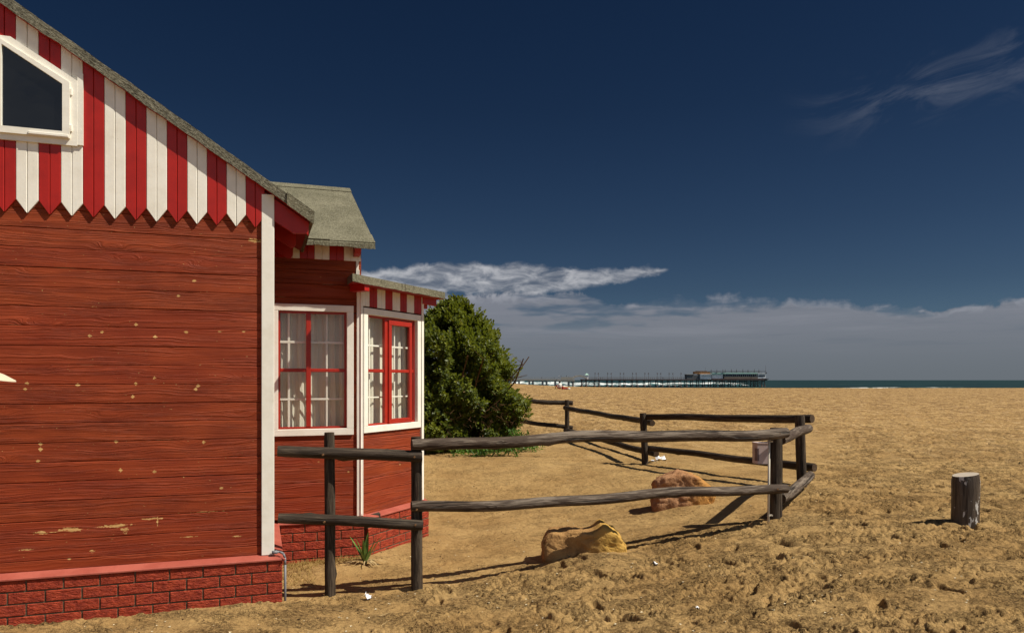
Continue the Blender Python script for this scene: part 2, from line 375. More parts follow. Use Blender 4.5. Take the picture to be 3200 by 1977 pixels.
material('pier_dark', lambda t, b: t.mix(t.noise(t.coord(), .8, 4), (.05, .055, .06), (.17, .17, .17)), .8, .1)
material('pier_blue', lambda t, b: (.03, .06, .16), .8, .1)
material('pier_brown', lambda t, b: t.mix(t.noise(t.coord(), .6, 4), (.14, .11, .085), (.26, .21, .17)), .8, .1)
material('skin', lambda t, b: (.32, .17, .11), .6, .3)
material('skin_dark', lambda t, b: (.07, .035, .022), .6, .3)
material('cloth_white', lambda t, b: (.75, .73, .70), .9, .1)
material('cloth_dark', lambda t, b: (.03, .03, .035), .9, .1)
material('cloth_red', lambda t, b: (.40, .03, .03), .9, .1)
material('cloth_blue', lambda t, b: (.05, .08, .2), .9, .1)
material('hat_cloth', lambda t, b: (bump(t, b, t.noise(t.coord(), 300., 2), .0006), t.mix(t.noise(t.coord(), 25., 4), (.55, .47, .33), (.64, .56, .42)))[1], .9, .1)
material('hair_dark', lambda t, b: (.02, .014, .01), .6, .3)
def m_glass(name, tint, refl):
    m = bpy.data.materials.new(name); m.use_nodes = True; t = NT(m.node_tree); t.n.clear()
    out = t.node('ShaderNodeOutputMaterial'); tr = t.node('ShaderNodeBsdfTransparent'); gl = t.node('ShaderNodeBsdfGlossy')
    tr.inputs[0].default_value = tuple(tint)+(1,); gl.inputs['Roughness'].default_value = .02
    gl.inputs[0].default_value = (.9, .95, 1, 1)
    lw = t.node('ShaderNodeLayerWeight'); lw.inputs[0].default_value = .5
    f = t.math('ADD', t.math('MULTIPLY', t.math('POWER', X(t, lw.outputs['Facing']), 4.), .9), refl, clamp=True)
    # slightly wavy panes
    bm_ = t.node('ShaderNodeBump'); bm_.inputs['Distance'].default_value = .002
    t.put(bm_.inputs['Height'], t.noise(t.coord(), 4., 2)); t.l.new(bm_.outputs[0], gl.inputs['Normal'])
    mx = t.node('ShaderNodeMixShader'); t.put(mx.inputs[0], f); t.l.new(tr.outputs[0], mx.inputs[1]); t.l.new(gl.outputs[0], mx.inputs[2])
    t.l.new(mx.outputs[0], out.inputs[0]); MATS[name] = m
m_glass('glass', (.97, .985, .97), .04)
m_glass('glass_dark', (.25, .28, .33), .05)

# ------------------------------------------------------------------ mesh helpers
class MB:
    def __init__(s): s.v = []; s.f = []; s.mi = []
    def face(s, pts, mi=0):
        k = len(s.v); s.v += [tuple(p) for p in pts]; s.f.append(tuple(range(k, k+len(pts)))); s.mi.append(mi)
    def raw(s, vs_, fs, mi=0):
        k = len(s.v); s.v += [tuple(p) for p in vs_]; s.f += [tuple(i+k for i in f) for f in fs]; s.mi += [mi]*len(fs)
    def box(s, a, b, mi=0):
        x0, y0, z0 = a; x1, y1, z1 = b
        s.raw([(x0, y0, z0), (x1, y0, z0), (x1, y1, z0), (x0, y1, z0), (x0, y0, z1), (x1, y0, z1), (x1, y1, z1), (x0, y1, z1)],
              [(3, 2, 1, 0), (4, 5, 6, 7), (0, 1, 5, 4), (1, 2, 6, 5), (2, 3, 7, 6), (3, 0, 4, 7)], mi)
    def cbox(s, a, b, c=.003, mi=0):     # box with chamfered edges on all sides
        bm = bmesh.new(); mt = Matrix.Translation([(a[i]+b[i])/2 for i in range(3)]) @ Matrix.Diagonal([abs(b[i]-a[i]) for i in range(3)]+[1])
        bmesh.ops.create_cube(bm, size=1, matrix=mt)
        c = min(c, min(abs(b[i]-a[i]) for i in range(3))*.3)
        bmesh.ops.bevel(bm, geom=bm.edges[:], offset=c, segments=1, affect='EDGES')
        bm.verts.index_update(); s.raw([v.co[:] for v in bm.verts], [tuple(v.index for v in f.verts) for f in bm.faces], mi); bm.free()
    def prism(s, poly, axis, a, b, mi=0, c=0.):
        """polygon (2d list) extruded along axis from a to b. axis 'y': poly=(x,z); 'x': poly=(y,z); 'z': poly=(x,y)"""
        def P(p, w): return {'y': (p[0], w, p[1]), 'x': (w, p[0], p[1]), 'z': (p[0], p[1], w)}[axis]
        n = len(poly); k = len(s.v)
        s.v += [P(p, a) for p in poly] + [P(p, b) for p in poly]
        s.f.append(tuple(range(k, k+n))[::-1]); s.f.append(tuple(range(k+n, k+2*n))); s.mi += [mi]*2
        for i in range(n):
            j = (i+1) % n; s.f.append((k+i, k+j, k+n+j, k+n+i)); s.mi.append(mi)
    def tube(s, p0, p1, r0, r1=None, n=8, mi=0):
        p0 = Vector(p0); p1 = Vector(p1); r1 = r0 if r1 is None else r1
        q = (p1-p0).to_track_quat('Z', 'Y'); k = len(s.v)
        for p, r in ((p0, r0), (p1, r1)):
            for i in range(n): s.v.append(tuple(p + q @ Vector((math.cos(2*math.pi*i/n)*r, math.sin(2*math.pi*i/n)*r, 0))))
        for i in range(n): j = (i+1) % n; s.f.append((k+i, k+j, k+n+j, k+n+i)); s.mi.append(mi)
        s.f.append(tuple(range(k, k+n))[::-1]); s.f.append(tuple(range(k+n, k+2*n))); s.mi += [mi]*2
    def build(s, name, mats, parent=None, matrix=None, smooth=False, fix=True):
        me = bpy.data.meshes.new(name); me.from_pydata(s.v, [], s.f)
        for m in (mats if isinstance(mats, (list, tuple)) else [mats]): me.materials.append(MATS[m])
        me.polygons.foreach_set('material_index', s.mi)
        if fix:
            bm = bmesh.new(); bm.from_mesh(me); bmesh.ops.recalc_face_normals(bm, faces=bm.faces[:]); bm.to_mesh(me); bm.free()
        if smooth: me.polygons.foreach_set('use_smooth', [True]*len(me.polygons))
        me.update(); o = bpy.data.objects.new(name, me); COL.objects.link(o)
        if parent: o.parent = parent
        if matrix is not None: o.matrix_local = matrix
        return o
def empty(name, loc=(0, 0, 0), rz=0):
    o = bpy.data.objects.new(name, None); COL.objects.link(o); o.location = loc; o.rotation_euler = (0, 0, rz); o.empty_display_size = .2; return o
def tag(o, label=None, cat=None, group=None, kind=None):
    if label: o['label'] = label
    if cat: o['category'] = cat
    if group: o['group'] = group
    if kind: o['kind'] = kind
    return o
def copy_tree(o, parent=None):
    c = o.copy(); COL.objects.link(c); c.parent = parent
    for ch in list(o.children): copy_tree(ch, c)
    return c

# ------------------------------------------------------------------ numpy noise
def hash2(ix, iy, seed):
    h = (ix.astype(np.int64)*374761393 + iy.astype(np.int64)*668265263 + seed*974634777) & 0xffffffff
    h = ((h ^ (h >> 13))*1274126177) & 0xffffffff
    return ((h ^ (h >> 16)) & 0xffffff)/float(0xffffff)
def vnoise(x, y, seed=0):
    ix = np.floor(x); iy = np.floor(y); fx = x-ix; fy = y-iy
    fx = fx*fx*fx*(fx*(fx*6-15)+10); fy = fy*fy*fy*(fy*(fy*6-15)+10)
    a = hash2(ix, iy, seed); b = hash2(ix+1, iy, seed); c = hash2(ix, iy+1, seed); d = hash2(ix+1, iy+1, seed)
    return (a*(1-fx)+b*fx)*(1-fy) + (c*(1-fx)+d*fx)*fy
def fbm(x, y, seed, octs=4, g=.5):
    s = 0; a = 1; tot = 0
    for i in range(octs): s = s + a*vnoise(x*2**i + 13.7*i, y*2**i - 7.1*i, seed+i); tot += a; a *= g
    return s/tot
def sst(x, a, b): u = np.clip((x-a)/(b-a), 0, 1); return u*u*(3-2*u)

# ------------------------------------------------------------------ building frame
A0 = R(18.95)
ORG = Vector((-.3122*5.7, 5.7, 0))
E1 = Vector((math.cos(A0), math.sin(A0), 0)); E2 = Vector((-math.sin(A0), math.cos(A0), 0))
def W(s, t, z=0): return ORG + E1*s + E2*t + Vector((0, 0, z))

# ------------------------------------------------------------------ ground
def base_z(x, y):
    a = sst(x, -.8, 3.6); b = sst(y, 9.0, 13.5)
    z = -.06 + .40*(1-(1-a)*(1-b)) + .055*(1-sst(x, -1.75, -1.3))*(1-sst(y, 5.6, 5.9))
    z = z + .78*np.exp(-np.clip(x, -12, 200)/9.)*sst(y, 50, 115)*(1-sst(y, 128, 160))
    z = z - sst(y, 124, 260)*9.
    return z
def ground_z(x, y, detail=True):
    x = np.asarray(x, float); y = np.asarray(y, float)
    z = base_z(x, y)
    if not detail: return z
    # trampled open beach vs. the smoother sand inside the fence and by the house
    fy = 6.15 + (x+.785)*.358                                   # fence line on this side
    inside = sst(y, fy-.15, fy+.35)*(1-sst(x, 2.3 + (y-7.3)*.5, 3.0 + (y-7.3)*.5))*(1-sst(y, 17.5, 19))
    nearhouse = (1-sst(x, -1.2, .2))*(1-sst(y, 5.5, 6.2))
    amp = np.clip(1 - .80*inside - .55*nearhouse, .18, 1)
    wx = x + .12*fbm(x*3, y*3, 31, 2); wy = y + .12*fbm(x*3, y*3, 37, 2)
    z = z + (fbm(x*.8, y*.8, 1, 3)-.5)*.05
    n = fbm(wx*3.1, wy*4.6, 5, 4, .55); z = z + amp*(n-.5)*.062
    rd = 1-np.abs(2*fbm(wx*4.3, wy*6.6, 9, 3, .5)-1); z = z - amp*np.maximum(rd-.80, 0)*.07
    z = z + amp*(fbm(x*17, y*22, 15, 3, .6)-.5)*.019
    cl = sst(fbm(wx*2.1, wy*3.4, 61, 3, .6), .44, .58)          # crumbly, kicked-up patches
    cr = fbm(x*24, y*34, 65, 3, .6); z = z + np.clip(amp+.12, 0, 1)*cl*(sst(cr, .50, .60)*.016 - sst(cr, .46, .36)*.012)
    # footprints: jittered cells
    fp = np.zeros_like(z); cs = .46
    for layer in range(2):
        ox = layer*.23; gx = np.floor((x+ox)/cs); gy = np.floor((y+ox)/cs)
        for dx in (-1, 0, 1):
            for dy in (-1, 0, 1):
                cx_, cy_ = gx+dx, gy+dy
                r1 = hash2(cx_, cy_, 51+layer); r2 = hash2(cx_, cy_, 52+layer); r3 = hash2(cx_, cy_, 53+layer); r4 = hash2(cx_, cy_, 54+layer)
                px = (cx_+.2+.6*r1)*cs-ox; py = (cy_+.2+.6*r2)*cs-ox; an = r3*6.283
                u = (x-px)*np.cos(an)+(y-py)*np.sin(an); v = -(x-px)*np.sin(an)+(y-py)*np.cos(an)
                w = .052 + .012*np.sin(u*20)
                d = np.sqrt((u/.135)**2+(v/w)**2)
                on = r4 > .42
                fp += on*(-.029*(1-sst(d, .70, 1.02)) + .010*np.exp(-((d-1.22)/.20)**2))
    z = z + fp*np.clip(amp, .0, 1)*np.where(amp > .5, 1, .35)
    # small drifts of sand against the rocks, posts and the wall
    for (px, py, rr, hh) in [(.70, 6.70, .40, .075), (2.0, 8.4, .4, .03), (2.65, 7.36, .22, .03), (-.78, 6.13, .2, .03), (4.27, 6.9, .3, .035), (-1.48, 5.95, .2, .015)]:
        z = z + hh*np.exp(-((x-px)**2+(y-py)**2)/(rr*rr))
    return z
def gz(x, y): return float(ground_z(np.array([x]), np.array([y]))[0])
def build_ground():
    NR = 1150; rad = .35*np.exp(np.linspace(0, math.log(700/.35), NR))
    # keep the ring spacing fine where the picture looks
    rad = np.concatenate([np.linspace(.3, 4., 60, endpoint=False), 4.*np.exp(np.linspace(0, math.log(14/4.), 560, endpoint=False)), 14.*np.exp(np.linspace(0, math.log(300/14.), 560)), np.array([330, 380, 450, 600])])
    NR = len(rad)
    ang = np.concatenate([np.linspace(-42, 42, 900, endpoint=False), np.linspace(42, 50, 30, endpoint=False), np.linspace(50, 318, 120, endpoint=False)])*math.pi/180
    NA = len(ang)
    rr, aa = np.meshgrid(rad, ang, indexing='ij')
    x = rr*np.sin(aa); y = rr*np.cos(aa)
    z = ground_z(x.ravel(), y.ravel()).reshape(x.shape)
    far = sst(rr, 25, 70)
    z = z*(1-far*.0)
    back = y < -2; z = np.where(back, base_z(x, y), z)
    co = np.stack([x, y, z], -1).reshape(-1, 3)
    i = np.arange(NR-1)[:, None]; j = np.arange(NA)[None, :]; j2 = (j+1) % NA
    q = np.stack([i*NA+j + 0*i, i*NA+j2, (i+1)*NA+j2, (i+1)*NA+j], -1).reshape(-1, 4)[:, ::-1]
    me = bpy.data.meshes.new('sand'); n = len(co)+1; c0 = np.array([[0, 0, float(z[0].mean())]])
    co = np.concatenate([co, c0]); tri = np.stack([np.full(NA, n-1), (np.arange(NA)+1) % NA, np.arange(NA)], -1)
    me.vertices.add(n); me.vertices.foreach_set('co', co.ravel())
    nl = q.size+tri.size; me.loops.add(nl); me.loops.foreach_set('vertex_index', np.concatenate([q.ravel(), tri.ravel()]).astype(np.int32))
    st = np.concatenate([np.arange(len(q))*4, len(q)*4+np.arange(len(tri))*3]); me.polygons.add(len(st))
    me.polygons.foreach_set('loop_start', st.astype(np.int32))
    me.polygons.foreach_set('use_smooth', np.ones(len(st), bool))
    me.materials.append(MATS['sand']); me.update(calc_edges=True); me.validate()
    o = bpy.data.objects.new('beach', me); COL.objects.link(o); tag(o, kind='structure')
build_ground()
SEA = -3.8
def build_sea():
    xs = np.concatenate([-np.geomspace(30000, 150, 14), np.linspace(-120, 500, 160), np.geomspace(530, 30000, 14)])
    ys = np.concatenate([np.linspace(185, 700, 90), np.geomspace(720, 2500, 70), np.geomspace(2600, 40000, 14)])
    x, y = np.meshgrid(xs, ys, indexing='ij')
    z = SEA + (fbm(x*.02, y*.05, 71, 3)-.5)*.9*(1-sst(y, 1500, 2600)) + .0*x
    co = np.stack([x, y, z], -1).reshape(-1, 3); n1, n2 = x.shape
    i = np.arange(n1-1)[:, None]; j = np.arange(n2-1)[None, :]
    q = np.stack([i*n2+j, (i+1)*n2+j, (i+1)*n2+j+1, i*n2+j+1], -1).reshape(-1, 4)
    me = bpy.data.meshes.new('sea'); me.from_pydata(co.tolist(), [], q.tolist()); me.materials.append(MATS['sea'])
    me.polygons.foreach_set('use_smooth', [True]*len(me.polygons))
    o = bpy.data.objects.new('sea', me); COL.objects.link(o); tag(o, kind='structure')
    # breaking waves: long ridges of foam
    mb = MB(); r = random.Random(5)
    for (x0, x1, yy, h) in [(-80, 60, 640, 1.5), (15, 120, 900, 2.6), (60, 190, 820, 2.2), (95, 150, 1180, 3.0), (150, 215, 1000, 2.3), (225, 250, 760, .8), (-60, 90, 1150, 3.2),
                            (215, 330, 1050, 2.6), (40, 110, 1350, 3.2), (215, 330, 520, .35)]:
        n = int((x1-x0)/3); prev = None
        for k in range(n+1):
            u = k/n; xx = x0+(x1-x0)*u; e = math.sin(math.pi*u)**.5; hh = h*e*(.45+.75*float(fbm(np.array([xx*.07]), np.array([yy*.1]), 77, 3)[0]))
            yc = yy + 14*math.sin(xx*.03+yy)
            pr = [(xx, yc-9, SEA-.4), (xx, yc-3, SEA+hh*.45), (xx, yc-.5, SEA+hh), (xx, yc+2, SEA+hh*.8), (xx, yc+14, SEA-.4)]
            if prev:
                for a in range(4): mb.face([prev[a], pr[a], pr[a+1], prev[a+1]])
            prev = pr
    tag(mb.build('surf', 'foam', smooth=True, fix=False), 'white breaking waves rolling in behind the pier', 'waves', kind='stuff')
build_sea()

# ------------------------------------------------------------------ the beach house
house = empty('beach_house', ORG, A0)
tag(house, 'red weatherboard beach house with red and white striped gables on a painted brick base', 'house')
PITCH, PZ = .139, .279
def planks(mb, x0, x1, z0, z1, y, th=.022, rnd=None, poly=None):
    """horizontal boards, front face at y looking to -y"""
    k = math.floor((z0-PZ)/PITCH); rnd = rnd or random.Random(3)
    while PZ+k*PITCH < z1:
        a = max(z0, PZ+k*PITCH+.0015); b = min(z1, PZ+(k+1)*PITCH-.0015); k += 1
        if b-a < .01: continue
        o = rnd.uniform(-.0015, .0015); c = .0035; yf = y+o
        n = max(2, int((x1-x0)/.25)); prof = None
        rows = []
        for i in range(n+1):
            xx = x0+(x1-x0)*i/n; w0 = rnd.uniform(-.0012, .0012); w1 = rnd.uniform(-.0012, .0012)
            rows.append([(xx, y+th, a), (xx, yf+c, a+w0), (xx, yf, a+c+w0), (xx, yf, b-c+w1), (xx, yf+c, b+w1), (xx, y+th, b)])
        for i in range(n):
            for q in range(5): mb.face([rows[i][q], rows[i+1][q], rows[i+1][q+1], rows[i][q+1]])
        mb.face(rows[0]); mb.face(rows[-1][::-1])
def bricks(mb, x0, x1, ztop, zbot, y, depth=.10, shift=0., xend='right'):
    """brick courses, face at y; courses counted down from ztop; joints anchored at x1"""
    mb.box((x0, y+.006, zbot), (x1-.006, y+depth, ztop-.001), 1)
    z = ztop; row = 0; r = random.Random(9)
    while z > zbot:
        x = x1; first = True
        while x > x0:
            L = (.106 if (row % 2 == 0) else .219) if first else .2185
            a = max(x0, x-L); first = False
            o = r.uniform(-.0015, .0015)
            if x-a > .02: mb.cbox((a, y+o, z-.0745), (x, y+.05, z), .004, 0)
            x = a-.010
        z -= .085; row += 1
RS = .655                       # roof slope of the main gable
def roof_z(s): return 3.018 + (.23-s)*RS       # top surface of rake at s (3.006 at .23)
RIDGE = -3.1; LEFT = -6.43
# front wall A
mb = MB(); planks(mb, -6.1, -.12, .345, 3.05, .07, rnd=random.Random(4)); 
mb.build('wall', 'plank_paint', house)
mb = MB()                      # solid body behind the boards (gable shape)
mb.prism([(-6.1, .3), (-.075, .3), (-.075, 3.02), (RIDGE, roof_z(RIDGE)-.12), (-6.1, 3.02)], 'y', .094, 8.5)
mb.build('wall_core', 'plank_paint_clean', house)
# striped boards of the gable: each stripe (two narrow boards) is a part
s1 = -.128; i = 0; sw = .1381; VAL, TIP = 2.968, 2.878; tf, tb = .050, .068
rr_ = random.Random(2)
while s1 > -6.0:
    m = MB(); s0 = s1-sw; mid = (s0+s1)/2
    for (a, b, za, zb) in ((s0+.001, mid-.0012, VAL, TIP), (mid+.0012, s1-.001, TIP, VAL)):
        jit = rr_.uniform(-.002, .002); jf = rr_.uniform(-.001, .001)
        def top(q): return (roof_z(q) if q > RIDGE else roof_z(2*RIDGE-q))-.035
        c = .0035
        P = [(a, za+jit), (b, zb+jit), (b, top(b)), (a, top(a))]
        F = [(a+c, za+jit+c*.6), (b-c, zb+jit+c*.6), (b-c, top(b)), (a+c, top(a))]
        m.raw([(p[0], tf+c+jf, p[1]) for p in P] + [(p[0], tf+jf, p[1]) for p in F] + [(p[0], tb, p[1]) for p in P],
              [(4, 5, 6, 7), (0, 1, 5, 4), (1, 2, 6, 5), (3, 0, 4, 7), (8, 9, 1, 0), (9, 10, 2, 1), (11, 8, 0, 3)])
    m.build('gable_board', 'red_paint' if i % 2 == 0 else 'white_paint', house)
    s1 = s0; i += 1
# gable window
mb = MB()
def ring(mb, outer, inner, y0, y1, mi=0):
    n = len(outer)
    for i in range(n):
        j = (i+1) % n
        q = [outer[i], outer[j], inner[j], inner[i]]
        mb.prism(q, 'y', y0, y1, mi)
wl = -2.10
cas_o = [(wl-.08, 3.376), (-1.402, 3.376), (-1.402, 3.843), (-1.813, 4.098), (wl-.08, 4.100)]
cas_i = [(wl+.03, 3.44), (-1.465, 3.44), (-1.465, 3.800), (-1.83, 4.025), (wl+.03, 4.03)]
ring(mb, cas_o, cas_i, .032, .050)
mb.box((-1.402, .034, 3.385), (-1.366, .052, 3.90))
gw = mb.build('window', 'white_paint_flat', house); 
mb = MB()
so = [(-1.886, 3.42), (-1.446, 3.42), (-1.446, 3.818), (-1.886, 4.078)]
si = [(-1.861, 3.466), (-1.492, 3.466), (-1.492, 3.803), (-1.861, 4.033)]
ring(mb, so, si, .012, .046); 
for za in (3.47, 3.73): mb.cbox((-1.446, .018, za), (-1.432, .034, za+.05), .003)
mb.cbox((-1.70, .004, 3.424), (-1.452, .014, 3.444), .003)
# left half of the pair of sashes, out of the picture
so2 = [(-2.12, 3.42), (-1.892, 3.42), (-1.892, 4.078), (-2.12, 4.078)]; si2 = [(-2.08, 3.466), (-1.925, 3.466), (-1.925, 4.035), (-2.08, 4.035)]
ring(mb, so2, si2, .012, .046)
mb.build('sash', 'white_paint_flat', gw)
mb = MB(); mb.face([(-2.10, .034, 3.45), (-1.480, .034, 3.45), (-1.480, .034, 3.81), (-1.86, .034, 4.05), (-2.10, .034, 4.05)]); mb.build('glass', 'glass_dark', gw, fix=False)
mb = MB(); mb.prism([(-2.14, 3.43), (-1.45, 3.43), (-1.45, 3.81), (-1.85, 4.06), (-2.14, 4.06)], 'y', .0465, .0485); mb.build('blind', 'room_dark', gw)
# corner trim + left corner trim
mb = MB(); mb.cbox((-.152, .048, .343), (-.058, .10, 3.14), .003); mb.build('corner_board', 'white_paint', house)
mb = MB(); mb.cbox((-6.13, .048, .343), (-6.03, .10, 3.10), .003); mb.build('corner_board', 'white_paint', house)
# brick base A and the side wall brick
mb = MB(); bricks(mb, -6.2, 0, .303, -.25, 0.); mb.build('brick_base', ['brick', 'mortar'], house)
def ledge(mb, x0, x1, y, c0=0., c1=0.):
    """sloping sill: profile in (y,z), front nose slightly proud of the brick; c0/c1 mitre (dx per dy) at the ends"""
    prof = [(y+.10, .300), (y-.004, .304), (y-.012, .309), (y-.012, .318), (y-.004, .324), (y+.068, .345), (y+.10, .352)]
    A = [(x0 + c0*(p[0]-y), p[0], p[1]) for p in prof]; B = [(x1 + c1*(p[0]-y), p[0], p[1]) for p in prof]; n = len(prof)
    mb.raw(A+B, [tuple(range(n))[::-1], tuple(range(n, 2*n))] + [(i, (i+1) % n, n+(i+1) % n, n+i) for i in range(n)])
mb = MB(); ledge(mb, -6.2, .012, 0., 0, -1.0); mb.build('ledge', 'ledge_paint', house)
M90 = Matrix.Translation((0, 0, 0)) @ Matrix.Rotation(R(90), 4, 'Z')      # local x -> +t, local -y -> +s
mb = MB(); bricks(mb, .055, 1.42, .303, -.25, 0.); mb.build('brick_base', ['brick', 'mortar'], house, M90)
mb = MB(); ledge(mb, -.012, 1.42, 0., 1.0, 0); mb.build('ledge', 'ledge_paint', house, M90)
mb = MB(); planks(mb, .10, 1.5, .345, 3.05, .0738, rnd=random.Random(8)); mb.build('wall', 'plank_paint_clean', house, M90)
# main roof: slab with felt, overhanging rake, plus plain left slope
RT = -.010                       # front edge of the roof
mb = MB(); tk = .078/ math.cos(math.atan(RS))*1.0
rz = roof_z(RIDGE)
r6 = random.Random(6)
N = 40; y1r = 8.7
for side in (0, 1):
    pts = []
    for k in range(N+1):
        s = .23 + (RIDGE-.23)*k/N; z = roof_z(s) + r6.uniform(-.003, .003)
        if side: s = 2*RIDGE-s
        # drooping felt at the eave
        pts.append((s, z, z-.082+r6.uniform(-.006, .006)))
    for k in range(N):
        a, b = pts[k], pts[k+1]
        T = [(a[0], RT, a[1]), (b[0], RT, b[1]), (b[0], y1r, b[1]), (a[0], y1r, a[1])]
        mb.face(T, 0)
        F = [(a[0], RT, a[1]), (b[0], RT, b[1]), (b[0], RT+.006, b[2]), (a[0], RT+.006, a[2])]; mb.face(F, 1)
        mb.face([(a[0], RT+.006, a[2]), (b[0], RT+.006, b[2]), (b[0], RT+.03, b[2]+.004), (a[0], RT+.03, a[2]+.004)], 1)
        mb.face([(a[0], RT+.03, a[2]+.004), (b[0], RT+.03, b[2]+.004), (b[0], y1r, b[2]+.004), (a[0], y1r, a[2]+.004)], 2)
    a = pts[0]; sg = 1 if not side else -1
    # eave edge, curling over and sagging
    M = 40; prev = None
    for k in range(M+1):
        yy = RT + (y1r-RT)*k/M; sag = .018*math.sin(k*1.1)+.012*math.sin(k*2.7+1)
        row = [(a[0], yy, a[1]), (a[0]+.010*sg, yy, a[1]-.012), (a[0]+.004*sg, yy, a[2]-.012+sag*.5), (a[0]-.02*sg, yy, a[2]+.006)]
        if prev:
            for q in range(3): mb.face([prev[q], row[q], row[q+1], prev[q+1]], 1)
        else: mb.face(row, 1)
        prev = row
mroof = mb.build('roof', ['roof_felt', 'roof_felt_edge', 'soffit_red'], house, fix=False)
mb = MB()                      # lapped felt patch at the lower end of the rake
z_ = lambda s: roof_z(s)
mb.prism([(.035, z_(.035)+.006), (.035, z_(.035)-.088), (.236, z_(.236)-.094), (.240, z_(.240)+.006)], 'y', RT-.007, RT+.004)
mb.prism([(.035, z_(.035)+.001), (.035, z_(.035)+.008), (.242, z_(.242)+.008), (.242, z_(.242)+.001)], 'y', RT-.007, .5)
mb.build('felt_patch', 'roof_felt', mroof)
# rafter tails under the right eave
def rafter(y0, y1, dz, s_end, name='rafter_tail', mat='red_paint'):
    mb = MB()
    top = lambda s: roof_z(s)-.090
    P = [(-.2, top(-.2)), (s_end, top(s_end)), (s_end-.005, top(s_end)-.10+dz), (s_end-.02, 2.862+dz), (.085, 2.858+dz), (-.06, 2.945+dz), (-.2, 3.04+dz)]
    mb.prism(P, 'y', y0, y1); return mb.build(name, mat, house)
rafter(.075, .115, 0, .205)
rafter(.62, .66, -.02, .135)
rafter(1.22, 1.26, -.02, .135)
for yy in (2., 2.6, 3.2, 4., 5., 6., 7., 8.): rafter(yy, yy+.04, -.02, .135)

# ---- wing (wall B)
TB = 1.49
mb = MB(); planks(mb, -.07, .79, .345, 3.06, TB, rnd=random.Random(12)); mb.build('wall', 'plank_paint_clean', house)
def B_room(mb): pass
# wing body with real opening for the window: boxes around it
mb = MB()
wx0, wx1, wz0, wz1 = -.05, .655, 1.228, 2.372
# planks above are continuous, so cut the opening in them: rebuild wall B as four pieces
bpy.data.objects.remove([o for o in house.children if o.name.startswith('wall') and abs(o.data.vertices[0].co.y-TB) < .03][0], do_unlink=True)
mb = MB(); rn = random.Random(12)
planks(mb, -.07, .79, .345, wz0, TB, rnd=rn); planks(mb, -.07, .79, wz1, 3.06, TB, rnd=rn); planks(mb, wx1, .79, wz0, wz1, TB, rnd=rn)
mb.build('wall', 'plank_paint_clean', house)
mb = MB(); mb.box((-.07, TB+.025, .2), (.80, TB+.06, wz0)); mb.box((-.07, TB+.025, wz1), (.80, TB+.06, 3.10)); mb.box((wx1, TB+.025, wz0), (.80, TB+.06, wz1))
mb.build('wall_core', 'plank_paint_clean', house)
mb = MB(); bricks(mb, 0.0, .816, .303, -.25, 1.42); mb.build('brick_base', ['brick', 'mortar'], house)
mb = MB(); ledge(mb, -.0, .821, 1.42, 0, .414); mb.build('ledge', 'ledge_paint', house)
mb = MB(); mb.cbox((.751, TB-.022, .345), (.815, TB+.03, 2.62), .003); mb.build('corner_board', 'white_paint', house)
mb = MB(); mb.cbox((.745, TB-.012, 2.60), (.77, TB+.02, 2.90), .003); mb.cbox((.765, TB-.016, 2.64), (.777, TB-.004, 2.80), .002); mb.build('worn_trim', 'white_paint', house)
# stripes on B
edges = [-.078, .068, .205, .343, .487, .625, .763, .790]
for i in range(7):
    m = MB(); a, b = edges[i], edges[i+1]; mid = (a+b)/2
    for (p, q) in (((a+.001, mid-.001), (mid+.001, b-.001)) if i < 6 else ((a+.001, b),)): m.cbox((p, TB-.016, 2.884), (q, TB-.001, 3.10), .0025)
    m.build('gable_board', 'red_paint' if i % 2 == 0 and i < 6 else 'white_paint', house)
mb = MB(); mb.prism([(TB-.24, 3.03), (TB+.3, 3.03), (TB+.3, 2.93), (TB-.10, 2.925), (TB-.14, 2.94)], 'x', .715, .775); mb.build('bracket', 'red_paint', house)

